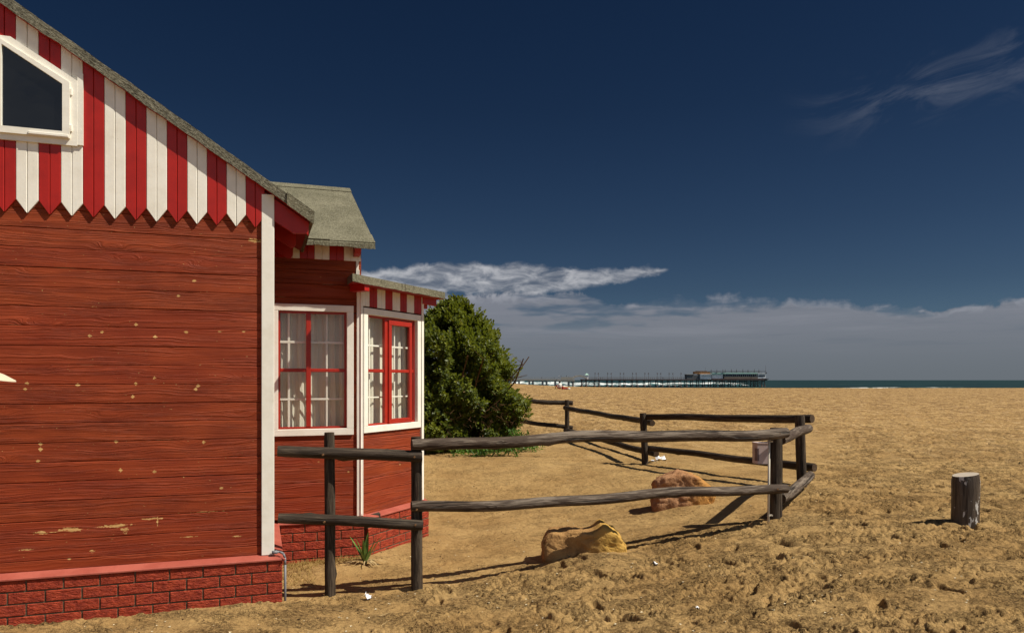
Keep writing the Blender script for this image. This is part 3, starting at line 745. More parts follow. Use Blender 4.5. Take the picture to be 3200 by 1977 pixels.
def window(xa, xb, z0, z1, mull, bars_v, bars_h, parent, Mx, y, label=None, casement=None, name='window', room=True):
    """casing outer xa..xb; red frame; glass; white bars and curtain behind. y = wall face (front looks to -y)"""
    mb = MB(); w = .066
    mb.cbox((xa, y-.022, z0), (xb, y-.001, z0+w), .003); mb.cbox((xa, y-.0225, z1-w), (xb, y-.0015, z1), .003)
    mb.cbox((xa, y-.022, z0+w), (xa+w, y-.001, z1-w), .003); mb.cbox((xb-w, y-.022, z0+w), (xb, y-.001, z1-w), .003)
    # reveals
    a, b, c, d = xa+w, xb-w, z0+w, z1-w
    mb.box((a-.02, y, d), (b+.02, y+.09, d+.02)); mb.box((a-.02, y, c-.02), (b+.02, y+.09, c)); mb.box((a-.02, y, c), (a, y+.09, d)); mb.box((b, y, c), (b+.02, y+.09, d))
    cas = mb.build(name, 'white_paint_flat', parent, Mx)
    mb = MB(); f = .020; y0, y1 = y+.018, y+.050
    mb.cbox((a, y0, c), (b, y1, c+f), .003); mb.cbox((a, y0, d-f), (b, y1, d), .003)
    mb.cbox((a, y0, c+f), (a+f, y1, d-f), .003); mb.cbox((b-f, y0, c+f), (b, y1, d-f), .003)
    mb.cbox((mull[0], y0-.004, c+f), (mull[1], y1, d-f), .003)
    for q in ((a+f, mull[0]), (mull[1], b-f)): mb.cbox((q[0], y0+.004, 1.779), (q[1], y1, 1.813), .004)
    if casement:
        p, q, r, s = casement; k = .052
        for (u0, u1, v0, v1) in ((p, q, r, r+k), (p, q, s-k, s), (p, p+k, r+k, s-k), (q-k, q, r+k, s-k)): mb.cbox((u0, y0-.020, v0), (u1, y0+.012, v1), .004)
        mb.cbox((p+k, y0-.012, 1.779), (q-k, y0+.010, 1.813), .004)
    mb.build('frame', 'window_red', cas)
    mb = MB(); mb.face([(a+.01, y+.034, c+.01), (b-.01, y+.034, c+.01), (b-.01, y+.034, d-.01), (a+.01, y+.034, d-.01)]); mb.build('glass', 'glass', cas, fix=False)
    mb = MB()
    for (u0, u1) in bars_v: mb.cbox((u0, y+.080, c), (u1, y+.092, d), .002)
    for (v0, v1) in bars_h: mb.cbox((a, y+.079, v0), (b, y+.091, v1), .002)
    mb.build('glazing_bar', 'white_paint_flat', cas)
    for (c0, c1, sd) in ((a-.02, (a+b)/2+.03, 1), ((a+b)/2-.03, b+(.10 if casement else .02), 2)):
        mb = MB(); n = 90; r = random.Random(sd); ph = r.uniform(0, 6)
        cols = []
        for i in range(n+1):
            u = i/n; xx = c0+(c1-c0)*u
            rowp = []
            for k in range(9):
                zz = c-.03+(d-c+.06)*k/8; am = .015*(1-.35*k/8)
                rowp.append((xx+.004*math.sin(k+u*9), y+(.150 if sd == 1 else .168)+am*math.sin(u*27+ph+.5*math.sin(k*.4+u*5))+.003*math.sin(u*70+k*.3), zz))
            cols.append(rowp)
        for i in range(n):
            for k in range(8): mb.face([cols[i][k], cols[i+1][k], cols[i+1][k+1], cols[i][k+1]])
        mb.build('curtain', 'curtain', cas, smooth=True, fix=False)
    return cas
I4 = Matrix.Identity(4)
wB = window(-.062, .720, 1.157, 2.438, (.266, .312), [(.095, .117), (.459, .477)], [(2.061, 2.084), (1.501, 1.520)], house, None, TB)
# ---- bay (wall C), its own frame: local x along the wall, front looks to -y
J = (.80, 1.49)
MC = Matrix.Translation((J[0], J[1], 0)) @ Matrix.Rotation(R(45), 4, 'Z')
ca, cb_, cz0, cz1 = .015, 1.052, 1.167, 2.428
CE = 1.105
mb = MB(); rn = random.Random(15)
planks(mb, 0, CE, .345, cz0+.04, 0, rnd=rn); planks(mb, 0, CE, cz1-.04, 2.62, 0, rnd=rn); planks(mb, cb_-.04, CE, cz0+.04, cz1-.04, 0, rnd=rn); planks(mb, -.01, ca+.04, cz0+.04, cz1-.04, 0, rnd=rn)
mb.build('wall', 'plank_paint_clean', house, MC)
wC = window(ca, cb_, cz0, cz1, (.413, .465), [(.226, .246), (.675, .692)], [(2.048, 2.066), (1.512, 1.527)], house, MC, 0., casement=(.468, .905, 1.236, 2.335))
wC['label'] = 'window with its right casement frame standing proud'
mb = MB()
for (p, q, r, s) in ((ca-.010, cb_+.012, cz1+.001, cz1+.013), (ca-.012, ca-.001, cz0, cz1), (cb_+.001, cb_+.012, cz0, cz1)): mb.box((p, -.014, r), (q, -.003, s))
mb.build('caulk_line', 'black_line', wC)
mb = MB(); mb.cbox((-.03, -.018, .36), (ca-.013, .02, 2.66), .002); mb.cbox((1.064, -.024, .345), (1.108, .06, 2.66), .003); mb.build('corner_board', 'white_paint', house, MC)
edges = [-.029, .107, .236, .377, .506, .646, .774, .916, 1.062]
for i in range(8):
    m = MB(); a, b = edges[i], edges[i+1]; mid = (a+b)/2
    for (p, q) in ((a+.001, mid-.001), (mid+.001, b-.001)): m.cbox((p, -.020, 2.442), (q, -.002, 2.66), .0025)
    m.build('gable_board', 'white_paint' if i % 2 == 0 else 'red_paint', house, MC)
BX = 1.105+.024
mb = MB(); bricks(mb, 0.02, BX, .303, -.25, -.07); mb.build('brick_base', ['brick', 'mortar'], house, MC)
mb = MB(); ledge(mb, -.029, BX+.012, -.07, .414, 0); mb.build('ledge', 'ledge_paint', house, MC)
mb = MB(); mb.cbox((-.21, -.20, 2.56), (-.135, -.02, 2.640), .003); mb.build('rafter_tail', 'red_paint', house, MC)
mb = MB(); mb.cbox((1.075, -.035, 2.560), (1.36, -.008, 2.668), .003); mb.cbox((1.11, .02, 2.52), (1.25, .05, 2.66), .003); mb.build('fascia', 'red_paint', house, MC)
# other bay walls: D (parallel to t) and C' mirrored, plain boards
ex, ey = J[0]+CE*math.cos(R(45)), J[1]+CE*math.sin(R(45))
MD = Matrix.Translation((ex, ey, 0)) @ Matrix.Rotation(R(90), 4, 'Z'); LD = 1.05
mb = MB(); planks(mb, 0, LD, .345, 2.66, 0, rnd=rn); mb.box((0, .03, .2), (LD, .06, 2.7)); mb.build('wall', 'plank_paint_clean', house, MD)
mb = MB(); bricks(mb, -.03, LD+.03, .303, -.25, -.07); mb.build('brick_base', ['brick', 'mortar'], house, MD)
mb = MB(); ledge(mb, -.04, LD+.04, -.07); mb.build('ledge', 'ledge_paint', house, MD)
ME = Matrix.Translation((ex, ey+LD, 0)) @ Matrix.Rotation(R(135), 4, 'Z')
mb = MB(); planks(mb, 0, CE, .345, 2.66, 0, rnd=rn); mb.box((0, .03, .2), (CE, .06, 2.7)); mb.build('wall', 'plank_paint_clean', house, ME)
mb = MB(); bricks(mb, 0, CE, .303, -.25, -.07); mb.build('brick_base', ['brick', 'mortar'], house, ME)
TW = ey+LD+CE*math.sin(R(45))           # back of the wing
RID = (TB+TW)/2
# upper wing gable end (s=.80) above the bay roof
EZ = 3.03; ET = 1.25; SL = (4.09-EZ)/(3.40-ET)
mb = MB(); RIDGET = 3.40; RIDGEZ = 4.09
mb.prism([(TB+.03, 2.6), (TW, 2.6), (TW, 3.1), (RIDGET, RIDGEZ-.06), (TB+.03, 3.12)], 'x', .76, .80)
mb.box((-.07, TW-.04, 0), (.80, TW, 3.1)); mb.build('wall_core', 'plank_paint_clean', house)
mb = MB(); mb.box((-1.5, TB+.95, .2), (.74, TB+.98, 3.0)); mb.box((-.09, TB+.05, .0), (-.076, TB+.9, 3.)); mb.build('room_partition', 'room_dark', house)
mb = MB(); mb.box((-.5, TB+.07, .3), (1.0, TB+1.6, .34)); mb.build('room_floor', 'room_dark', house)
# bay roof slab
mb = MB()
c45 = math.cos(R(45))
def Cp(m, off): return (J[0]+m*c45+off*c45, J[1]+m*c45-off*c45)
BO = .22; p0 = Cp(-.42, BO); p1 = Cp(1.245, BO); p2 = (p1[0], p1[1]+.75)
poly = [p0, p1, p2, (p0[0]+.1, TW+.2), (p0[0], TW+.2)]
top_z = lambda p, d: 2.716 + d*.16
zs = []
for p in poly:
    off = BO - (((p[0]-J[0])*c45-(p[1]-J[1])*c45)); zs.append(2.699+max(0, min(off, 1.2))*.11)
k = len(poly)
vt = [(p[0], p[1], z) for p, z in zip(poly, zs)]; vb = [(p[0], p[1], z-.076) for p, z in zip(poly, zs)]
mb.raw(vt+vb, [tuple(range(k))], 0); mb.face(vb[::-1], 2)
for i in range(k):
    j = (i+1) % k
    # ragged drip edge
    n = 24 if i == 0 else 6; a, b, c, d = Vector(vt[i]), Vector(vt[j]), Vector(vb[j]), Vector(vb[i]); r = random.Random(i)
    offs = [Vector((0, 0, r.uniform(-.005, .005))) for _ in range(n+1)]
    for q in range(n):
        u, v_ = q/n, (q+1)/n
        mb.face([a.lerp(b, u), a.lerp(b, v_), d.lerp(c, v_)+offs[q+1], d.lerp(c, u)+offs[q]], 1)
br = mb.build('bay_roof', ['roof_felt', 'roof_felt', 'soffit_red'], house)
mb = MB(); g = Cp(.53, .153); g2 = Cp(.535, .153)
mb.prism([(.44, 2.620), (.444, 2.620), (.444, 2.703), (.44, 2.703)], 'y', -.2235, -.219)
o = mb.build('felt_seam', 'black_line', br); o.matrix_local = MC
# wing roof: front slope (valley cut on the left), drip edge, back slope
mb = MB(); SR = .900; r = random.Random(21)
NX = 30; eave = []
front = [(.23, ET, EZ), (SR, ET, EZ), (SR, RIDGET, RIDGEZ), (-1.45, RIDGET, RIDGEZ)]
mb.face(front, 0)
mb.face([(p[0], p[1], p[2]-.045) for p in front][::-1], 2)
mb.face([(SR, RIDGET, RIDGEZ), (SR, 5.55, EZ), (-1.45, 5.55, EZ), (-1.45, RIDGET, RIDGEZ)], 0)
mb.face([(SR, ET, EZ), (SR, ET+.01, EZ-.055), (SR, RIDGET, RIDGEZ-.055), (SR, RIDGET, RIDGEZ)], 1)
mb.face([(SR, 5.55, EZ), (SR, 5.54, EZ-.055), (SR, RIDGET, RIDGEZ-.055), (SR, RIDGET, RIDGEZ)], 1)
prev = None
for k in range(NX+1):
    u = k/NX; s = .215+(SR-.215)*u; dz = -.052 - .006*math.sin(u*9) + r.uniform(-.003, .003) + (.012*math.exp(-((u-.2)/.1)**2))
    row = [(s, ET+.002, EZ+.001), (s, ET-.010, EZ-.012), (s, ET-.012, EZ+dz), (s, ET+.02, EZ+dz+.004)]
    if prev:
        for q in range(3): mb.face([prev[q], row[q], row[q+1], prev[q+1]], 1)
    prev = row
wr = mb.build('roof', ['roof_felt', 'roof_felt', 'soffit_red'], house, fix=False)
# lapped felt strips with shadowed edges
def onr(s, t, h=0): u = (t-ET)/(RIDGET-ET); n = Vector((0, -(RIDGEZ-EZ), RIDGET-ET)).normalized(); return Vector((s, t, EZ+(RIDGEZ-EZ)*u)) + n*h
def strip(pts, h):
    mb = MB()
    top_ = [onr(s, t, h) for s, t in pts]; bot = [onr(s, t, .0015) for s, t in pts]; n = len(pts)
    mb.raw(top_+bot, [tuple(range(n))] + [(i, (i+1) % n, n+(i+1) % n, n+i) for i in range(n)]); mb.build('felt_lap', 'roof_felt', wr)
strip([(.245, 1.255), (SR+.004, 1.255), (SR+.004, 1.52), (.60, 1.53), (.24, 1.545)], .007)
strip([(-1.2, 3.22), (SR+.004, 3.22), (SR+.004, 3.40), (-1.4, 3.40)], .008)
strip([(.235, 1.25), (.47, 1.25), (.40, 1.33), (.243, 1.50)], .014)
# grey conduit at the corner
mb = MB()
pts = [(-.075, .03, .365), (-.02, .025, .368), (.008, .015, .355), (.020, .008, .325), (.022, .004, .27), (.022, .0, -.1)]
for a, b in zip(pts, pts[1:]): mb.tube(a, b, .009, n=10)
mb.tube((-.075, .03, .365), (-.035, .028, .367), .014, n=10)
mb.build('conduit', 'conduit_grey', house, smooth=True)

# ------------------------------------------------------------------ log fence
fence = empty('log_fence', (.9, 6.4, .1)); tag(fence, 'dark round-pole fence with two rails running round the sand plot beside the house', 'fence')
def log_mesh(L, r0, r1, seed, mat, wob=.006, bow=(0, 0), taper_end=True, cut=0):
    rs = random.Random(seed); n = 16; seg = max(6, int(L/.06)); mb = MB(); rings = []
    kn = [(rs.uniform(.08, .92)*L, rs.uniform(0, 6.28), rs.uniform(.009, .022)) for _ in range(max(2, int(L*1.6)))]
    ph = [rs.uniform(0, 6.28) for _ in range(6)]
    for i in range(seg+1):
        z = L*i/seg; u = i/seg; r = r0+(r1-r0)*u
        cx_ = bow[0]*math.sin(math.pi*u) + wob*math.sin(z*2.3+ph[0]) + wob*.5*math.sin(z*5.1+ph[1])
        cy_ = bow[1]*math.sin(math.pi*u) + wob*math.sin(z*1.9+ph[2]) + wob*.5*math.sin(z*6.+ph[3])
        ring_ = []
        for k in range(n):
            a = 2*math.pi*k/n
            rr = r*(1+.035*math.sin(2*a+ph[4]+z)+.02*math.sin(3*a+z*2+ph[5]) + rs.uniform(-.012, .012))
            for (kz, ka, kh) in kn:
                da = (a-ka+math.pi) % (2*math.pi)-math.pi; rr += kh*math.exp(-((z-kz)/.035)**2-(da/.45)**2)
            if i in (0, seg) and taper_end: rr *= .93
            dz = 0
            if i == seg: dz = cut*math.cos(a)
            ring_.append((cx_+rr*math.cos(a), cy_+rr*math.sin(a), z+dz))
        rings.append(ring_)
        if i in (0, seg) and taper_end:   # extra ring for a crisp arris
            pass
    for i in range(seg):
        for k in range(n): j = (k+1) % n; mb.face([rings[i][k], rings[i][j], rings[i+1][j], rings[i+1][k]], 0)
    mb.face(rings[0][::-1], 1); mb.face(rings[-1], 1)
    bm = bmesh.new()
    me = bpy.data.meshes.new('log'); me.from_pydata(mb.v, [], mb.f)
    me.materials.append(MATS[mat]); me.materials.append(MATS['log_end' if mat != 'bollard_wood' else 'bollard_top'])
    me.polygons.foreach_set('material_index', mb.mi)
    bm.from_mesh(me); bmesh.ops.remove_doubles(bm, verts=bm.verts[:], dist=1e-5); bmesh.ops.recalc_face_normals(bm, faces=bm.faces[:])
    for f in bm.faces: f.smooth = len(f.verts) == 4
    ed = [e for e in bm.edges if len(e.link_faces) == 2 and (len(e.link_faces[0].verts) > 4) != (len(e.link_faces[1].verts) > 4)]
    for e in ed: e.smooth = False
    bm.to_mesh(me); bm.free(); return me
def log(name, p0, p1, r0, r1, mat, seed, parent=fence, **kw):
    p0, p1 = Vector(p0), Vector(p1); d = p1-p0
    me = log_mesh(d.length, r0, r1, seed, mat, **kw); me.name = name
    o = bpy.data.objects.new(name, me); COL.objects.link(o)
    o.matrix_world = Matrix.Translation(p0) @ d.to_track_quat('Z', 'X').to_matrix().to_4x4()
    mw = o.matrix_world.copy(); o.parent = parent
    o.matrix_parent_inverse = Matrix.Translation(parent.location).inverted() if parent else Matrix.Identity(4)
    return o
G = -.35
def post(x, y, ztop, r0, r1, mat, seed, lean=(0, 0)): return log('post', (x, y, G), (x+lean[0], y+lean[1], ztop), r0, r1, mat, seed, wob=.004)
post(-1.477, 5.97, 1.276, .044, .041, 'log_dark', 1)
post(-.785, 6.15, 1.227, .052, .046, 'log_dark', 2, (-.02, 0))
post(2.647, 7.38, 1.222, .069, .059, 'log_dark', 3, (.0, 0))
post(3.68, 9.31, 1.255, .062, .062, 'log_dark', 4, (-.04, 0))
post(2.21, 12.12, 1.155, .056, .055, 'log_dark', 5, (-.05, 0))
post(1.37, 18.35, 1.205, .058, .056, 'log_dark', 6)
post(-.9, 19.0, 1.2, .058, .056, 'log_dark', 66)
def nail(o_parent, p, r=.008, mat='rust'):
    mb = MB(); p = Vector(p); mb.tube(p, p+Vector((0, .012, 0)), r, r*.9, n=8)
    o = mb.build('nail', mat, None, smooth=False); o.parent = o_parent; o.matrix_parent_inverse = (Matrix.Translation(fence.location) @ o_parent.matrix_parent_inverse @ Matrix.Identity(4) @ Matrix.Identity(4)).inverted() if False else Matrix.Identity(4)
    return o
rails = []
def rail(p0, p1, r0, r1, mat, seed, **kw): o = log('rail', p0, p1, r0, r1, mat, seed, **kw); rails.append(o); return o
rail((-1.850, 5.805, 1.133), (-.743, 6.060, 1.073), .044, .046, 'log_dark', 11, wob=.007)
rail((-1.845, 5.805, .606), (-.735, 6.060, .517), .042, .045, 'log_dark', 12, wob=.008)
rail((-.830, 6.060, 1.176), (2.712, 7.268, 1.182), .050, .052, 'log_grey', 13, wob=.014)
rail((-.826, 6.060, .643), (2.706, 7.258, .638), .044, .048, 'log_grey', 14, wob=.013)
rail((2.720, 7.45, 1.091), (3.70, 9.17, 1.11), .052, .055, 'log_grey', 15)
rail((2.724, 7.45, .492), (3.74, 9.20, .514), .052, .055, 'log_grey', 16)
rail((2.165, 12.24, 1.09), (3.85, 9.43, 1.20), .050, .054, 'log_dark', 17)
rail((2.21, 12.24, .575), (3.88, 9.43, .578), .046, .055, 'log_dark', 18)
rail((2.34, 12.22, .99), (1.33, 18.47, 1.0), .052, .055, 'log_dark', 19)
rail((2.39, 12.22, .47), (1.33, 18.47, .45), .052, .055, 'log_dark', 20)
rail((1.53, 18.47, 1.13), (-1.1, 19.1, 1.24), .058, .055, 'log_dark', 21, wob=.02)
rail((1.53, 18.47, .52), (-1.1, 19.1, .78), .055, .052, 'log_dark', 22, wob=.02)
# bolt heads where rails are fixed to posts
def bolt(o, p):
    mb = MB(); mb.tube((0, 0, 0), (0, .014, 0), .0085, .0075, n=8)
    b = mb.build('bolt', 'rust'); b.parent = o; b.matrix_parent_inverse = o.matrix_world.inverted() if False else Matrix.Identity(4)
    bpy.context.view_layer.update()
    b.matrix_world = Matrix.Translation(Vector(p)); return b
bpy.context.view_layer.update()
bolt(rails[0], (-1.50, 5.834, 1.108)); bolt(rails[0], (-.795, 5.997, 1.073)); bolt(rails[1], (-1.49, 5.836, .575)); bolt(rails[1], (-.788, 5.998, .52))
bolt(rails[2], (-.795, 6.010, 1.17)); bolt(rails[3], (-.78, 6.020, .64)); bolt(rails[2], (2.61, 7.175, 1.178)); bolt(rails[3], (2.59, 7.168, .638))
# ------------------------------------------------------------------ post conduit and mauve box
mbx = empty('meter_box', (2.54, 7.35, gz(2.54, 7.35))); tag(mbx, 'small mauve metal box with a white conduit strapped to the corner fence post', 'utility box')
def wp(o, parent):
    o.parent = parent; o.matrix_parent_inverse = Matrix.Translation(parent.location).inverted(); return o
mb = MB(); mb.tube((2.535, 7.282, .05), (2.541, 7.271, 1.128), .0120, n=10); wp(mb.build('conduit', 'pvc_white', smooth=True), mbx)
for zz in (.356, 1.086):
    mb = MB(); mb.tube((2.538, 7.278, zz), (2.538, 7.278, zz+.016), .0150, n=10); mb.cbox((2.541, 7.272, zz), (2.570, 7.285, zz+.016), .002); mb.tube((2.569, 7.268, zz+.008), (2.569, 7.284, zz+.008), .009, n=8)
    wp(mb.build('strap', 'pvc_white'), mbx)
mb = MB(); mb.prism([(2.4465, 7.334), (2.432, 7.371), (2.434, 7.455), (2.52, 7.476), (2.566, 7.455), (2.566, 7.334)], 'z', .865, 1.070)
mb.prism([(2.4425, 7.330), (2.428, 7.369), (2.430, 7.459), (2.52, 7.480), (2.570, 7.459), (2.570, 7.330)], 'z', 1.0702, 1.076)
bx = mb.build('box', 'mauve_metal'); wp(bx, mbx)
mb = MB(); mb.prism([(2.4455, 7.333), (2.431, 7.370), (2.430, 7.369), (2.4445, 7.3315)], 'z', .895, 1.02); mb.box((2.4475, 7.3315, .895), (2.462, 7.3335, 1.02))
q = mb.build('panel', 'mauve_dark'); q.parent = bx
mb = MB(); mb.box((2.505, 7.36, 1.076), (2.60, 7.375, 1.086)); wp(mb.build('bracket', 'steel_bolt'), mbx)

# ------------------------------------------------------------------ bollard
bz = gz(4.27, 6.94)
bo = log('timber_bollard', (4.265, 6.94, -.2), (4.275, 6.94, .34+.470), .122, .119, 'bollard_wood', 44, parent=None, wob=.001, cut=0)
me = bo.data
for v in me.vertices:       # slanting top, rising to the right
    if v.co.z > 1.0:
        w = (bo.matrix_world @ v.co); 
        w.z += (w.x-4.27)*.16; v.co = bo.matrix_world.inverted() @ w
bo.parent = None
tag(bo, 'short thick weathered timber bollard standing alone in the open sand at right', 'bollard')

# ------------------------------------------------------------------ rocks
def rock(name, x0, x1, y0, dep, zb, h, seed, mat, prof, label, cat='rock'):
    """blocky boulder: subdivided box pushed by noise. prof(u)->height factor along its width"""
    bm = bmesh.new(); bmesh.ops.create_cube(bm, size=2)
    bmesh.ops.subdivide_edges(bm, edges=bm.edges[:], cuts=30, use_grid_fill=True)
    from mathutils import noise
    w = x1-x0; sv = Vector((seed*3.1, seed*1.7, 0))
    for v in bm.verts:
        c = v.co.copy(); k = (abs(c.x)**9+abs(c.y)**9+abs(c.z)**9)**(1/9); c = c/k*.5
        u = c.x+.5
        p = Vector((c.x*w, c.y*dep, (c.z+.5)*h*prof(u)))
        p.x += .05*w*noise.noise(Vector((p.z*6, p.y*3, seed))); p.y += .03*noise.noise(Vector((p.x*4, p.z*5, seed+4)))
        d = Vector((c.x*w, c.y*dep, c.z*h)).normalized()
        q = p*1.; n1 = noise.fractal(q*3.6+sv, 1, 2, 3)*.030
        # crisp fractures: stepped cells
        ce = noise.voronoi(q*7+sv)[0]; n2_ = (ce[1]-ce[0]); n3_ = -.016*math.exp(-(n2_/.07)**2)
        n4_ = (noise.cell(q*7+sv)-.5)*.0 + noise.fractal(q*22+sv, 1, 2, 4)*.010
        v.co = p+d*(n1+n3_+n4_)
    me = bpy.data.meshes.new(name); bm.to_mesh(me); bm.free(); me.materials.append(MATS[mat])
    me.polygons.foreach_set('use_smooth', [True]*len(me.polygons))
    o = bpy.data.objects.new(name, me); COL.objects.link(o); o.location = ((x0+x1)/2, y0+dep/2, zb); return tag(o, label, cat)
rock('rock', .30, 1.06, 6.72, .38, -.05, .41, 1, 'rock_ochre', lambda u: .86+.15*math.exp(-((u-.72)/.09)**2)-.20*max(0, u-.88)/.12-.25*max(0, .06-u)/.06, 'blocky ochre sandstone rock with a knob on top, just behind the long front rails')
rock('rock', 1.66, 2.34, 8.46, .42, .13, .49, 4, 'rock_pink', lambda u: .68+.34*math.sin(math.pi*min(1, u*1.05))**.7, 'rounded pinkish brown rock seen behind the lower rail near the corner post')
o = rock('stone', 2.545, 2.77, 8.92, .09, .245, .085, 9, 'pale_stone', lambda u: .7+.3*math.sin(math.pi*u), 'flat pale stone lying right of the pinkish rock', 'stone')
bm = bmesh.new(); bm.from_mesh(o.data); bmesh.ops.smooth_vert(bm, verts=bm.verts[:], factor=.5, use_axis_x=True, use_axis_y=True, use_axis_z=True); bm.to_mesh(o.data); bm.free(); o.rotation_euler = (0, R(6), 0)

# ------------------------------------------------------------------ litter
def crumple(name, x, y, size, seed, label, mat='paper', cat='litter', h=None):
    r = random.Random(seed); mb = MB(); n = 5; g = []
    z0 = gz(x, y)+.004
    for i in range(n):
        g.append([(size*(i/(n-1)-.5)+r.uniform(-.1, .1)*size, size*.7*(j/(n-1)-.5)+r.uniform(-.1, .1)*size, r.uniform(0, .35)*size if h is None else r.uniform(0, h)) for j in range(n)])
    for i in range(n-1):
        for j in range(n-1):
            mb.face([g[i][j], g[i+1][j], g[i+1][j+1]]); mb.face([g[i][j], g[i+1][j+1], g[i][j+1]])
    o = mb.build(name, mat, fix=False); o.location = (x, y, z0); o.rotation_euler = (.35, 0, r.uniform(0, 3)); return tag(o, label, cat)
crumple('paper_scrap', -1.155, 5.89, .075, 1, 'crumpled white paper scrap on the sand between the first two fence posts', h=.045)
crumple('paper_scrap', 1.24, 6.36, .055, 2, 'small flat white paper scrap on the sand right of the ochre rock')
crumple('paper_scrap', 2.55, 12.6, .16, 3, 'larger crumpled white litter right of the middle back post')
crumple('paper_scrap', 2.38, 12.45, .10, 4, 'smaller white litter piece nearest the middle back post')
crumple('paper_scrap', 1.29, 5.12, .03, 5, 'tiny pale scrap on the trampled sand at the bottom of the picture')

# ------------------------------------------------------------------ leaf meshes
def leaf_mesh(name, leaves, mat, tone, parent=None):
    """leaves: array of (p, dir, normal, length, width); each a folded pointed leaf of 4 triangles"""
    P, D, Nn, L, Wd = leaves; n = len(P)
    S = np.cross(D, Nn); S /= np.linalg.norm(S, axis=1)[:, None]+1e-9
    L = L[:, None]; Wd = Wd[:, None]
    v0 = P; v1 = P+D*L*.45+S*Wd*.5+Nn*Wd*.18; v2 = P+D*L-Nn*L*.12; v3 = P+D*L*.45-S*Wd*.5+Nn*Wd*.18; v4 = P+D*L*.5
    co = np.stack([v0, v1, v2, v3, v4], 1).reshape(-1, 3)
    b = (np.arange(n)*5)[:, None]
    f = np.concatenate([b+[0, 1, 4], b+[1, 2, 4], b+[2, 3, 4], b+[3, 0, 4]], 1).reshape(-1, 3)
    me = bpy.data.meshes.new(name); me.vertices.add(len(co)); me.vertices.foreach_set('co', co.ravel())
    me.loops.add(f.size); me.loops.foreach_set('vertex_index', f.ravel().astype(np.int32)); me.polygons.add(len(f)); me.polygons.foreach_set('loop_start', (np.arange(len(f))*3).astype(np.int32))
    at = me.attributes.new('tone', 'FLOAT', 'FACE'); at.data.foreach_set('value', np.repeat(tone, 4).astype(np.float32))
    me.materials.append(MATS[mat]); me.update(calc_edges=True)
    o = bpy.data.objects.new(name, me); COL.objects.link(o)
    if parent is not None: o.parent = parent; o.matrix_parent_inverse = Matrix.Translation(parent.location).inverted()
    return o
def unit(a): return a/(np.linalg.norm(a, axis=-1, keepdims=True)+1e-9)
def shoots(pos, out, rs, nl=9, ll=.075, lw=.034, spread=.10):
    """short leafy shoots at pos growing along out"""
    n = len(pos); out = unit(out + rs.normal(0, .35, (n, 3)) + np.array([0, 0, .45]))
    Ps, Ds, Ns, Ls, Ws, Ts = [], [], [], [], [], []; tone0 = rs.uniform(.0, .85, n)
    for k in range(nl):
        u = k/(nl-1); a = k*2.4 + rs.uniform(0, 6.28, n)*.25
        ref = unit(np.cross(out, np.array([.3, .2, .9]))); ref2 = np.cross(out, ref)
        side = ref*np.cos(a)[:, None]+ref2*np.sin(a)[:, None]
        d = unit(side*(1.1-.8*u) + out*(.35+.9*u)); nn = unit(out*1. - side*.3 + np.array([0, 0, .4]) + rs.normal(0, .2, (n, 3)))
        Ps.append(pos+out*(spread*(u-.3))); Ds.append(d); Ns.append(nn); s = rs.uniform(.7, 1.2, n)*(1-.3*u)
        Ls.append(ll*s); Ws.append(lw*s); Ts.append(np.clip(tone0+.25*u-.1+rs.uniform(-.12, .12, n), 0, 1))
    return (np.concatenate(Ps), np.concatenate(Ds), np.concatenate(Ns), np.concatenate(Ls), np.concatenate(Ws)), np.concatenate(Ts)

# ------------------------------------------------------------------ the bush
BX0, BY0 = -1.15, 14.9
bush = empty('bush', (BX0, BY0, .33)); tag(bush, 'big dense dark green bush growing behind the bay window of the red house', 'bush')
rs = np.random.RandomState(3)
def prof_r(z):   # radius by height of the main crown
    return np.interp(z, [.2, .5, .9, 1.3, 1.65, 1.95, 2.3, 2.65, 3.0, 3.25, 3.4], [1.25, 1.33, 1.46, 1.50, 1.46, 1.34, 1.20, .99, .66, .34, .05])
def crown_pts(n, cx_, cy_, sx, sy, zs_, zoff, lo, hi):
    z = rs.uniform(.25, 3.38, n); a = rs.uniform(0, 2*math.pi, n); f = rs.uniform(lo, hi, n)**.5
    lump = 1+.09*np.sin(3*a+z*2.1)+.10*np.sin(5*a-z*3.3+1)+.09*np.sin(z*7+2*a)+.07*np.sin(9*a+z*5)
    r = prof_r(z)*f*lump; r = r*np.where(np.cos(a) > 0, .79, 1.)
    p = np.stack([cx_+sx*r*np.cos(a), cy_+sy*r*np.sin(a), zoff+z*zs_], -1); o = np.stack([np.cos(a), np.sin(a), np.interp(z, [.2, 1.5, 3.3], [-.2, .2, 1.3])], -1)
    return p, o, z
allP, allO = [], []
for (n, cx_, cy_, sx, sy, zs_, zo, lo, hi) in [(9800, BX0, BY0, 1., 1.0, .955, 0., .66, 1.05), (2600, BX0, BY0, 1., 1.0, .955, 0., .15, .72), (4200, -2.6, 15.2, 1.15, 1.0, .86, 0., .55, 1.05), (620, BX0, BY0, 1.02, 1.0, .98, 0, 1.04, 1.25)]:
    p, o, z = crown_pts(n, cx_, cy_, sx, sy, zs_, zo, lo, hi)
    # thin out hollows so the crown has gaps and dark pockets; sparse at the dark bottom front
    hole = np.sin(p[:, 0]*5.1+p[:, 2]*3)*np.sin(p[:, 2]*4.7+p[:, 1]*3)
    keep = (hole > -.60) & ~((p[:, 2] < 1.0) & (rs.rand(len(p)) < .35) & (p[:, 0] < -.2))
    allP.append(p[keep]); allO.append(o[keep])
P_, O_ = np.concatenate(allP), np.concatenate(allO)
lv, tn = shoots(P_, O_, rs, 9, .098, .055, .12)
leaf_mesh('foliage', lv, 'bush_leaf', tn, bush)
r = random.Random(4)
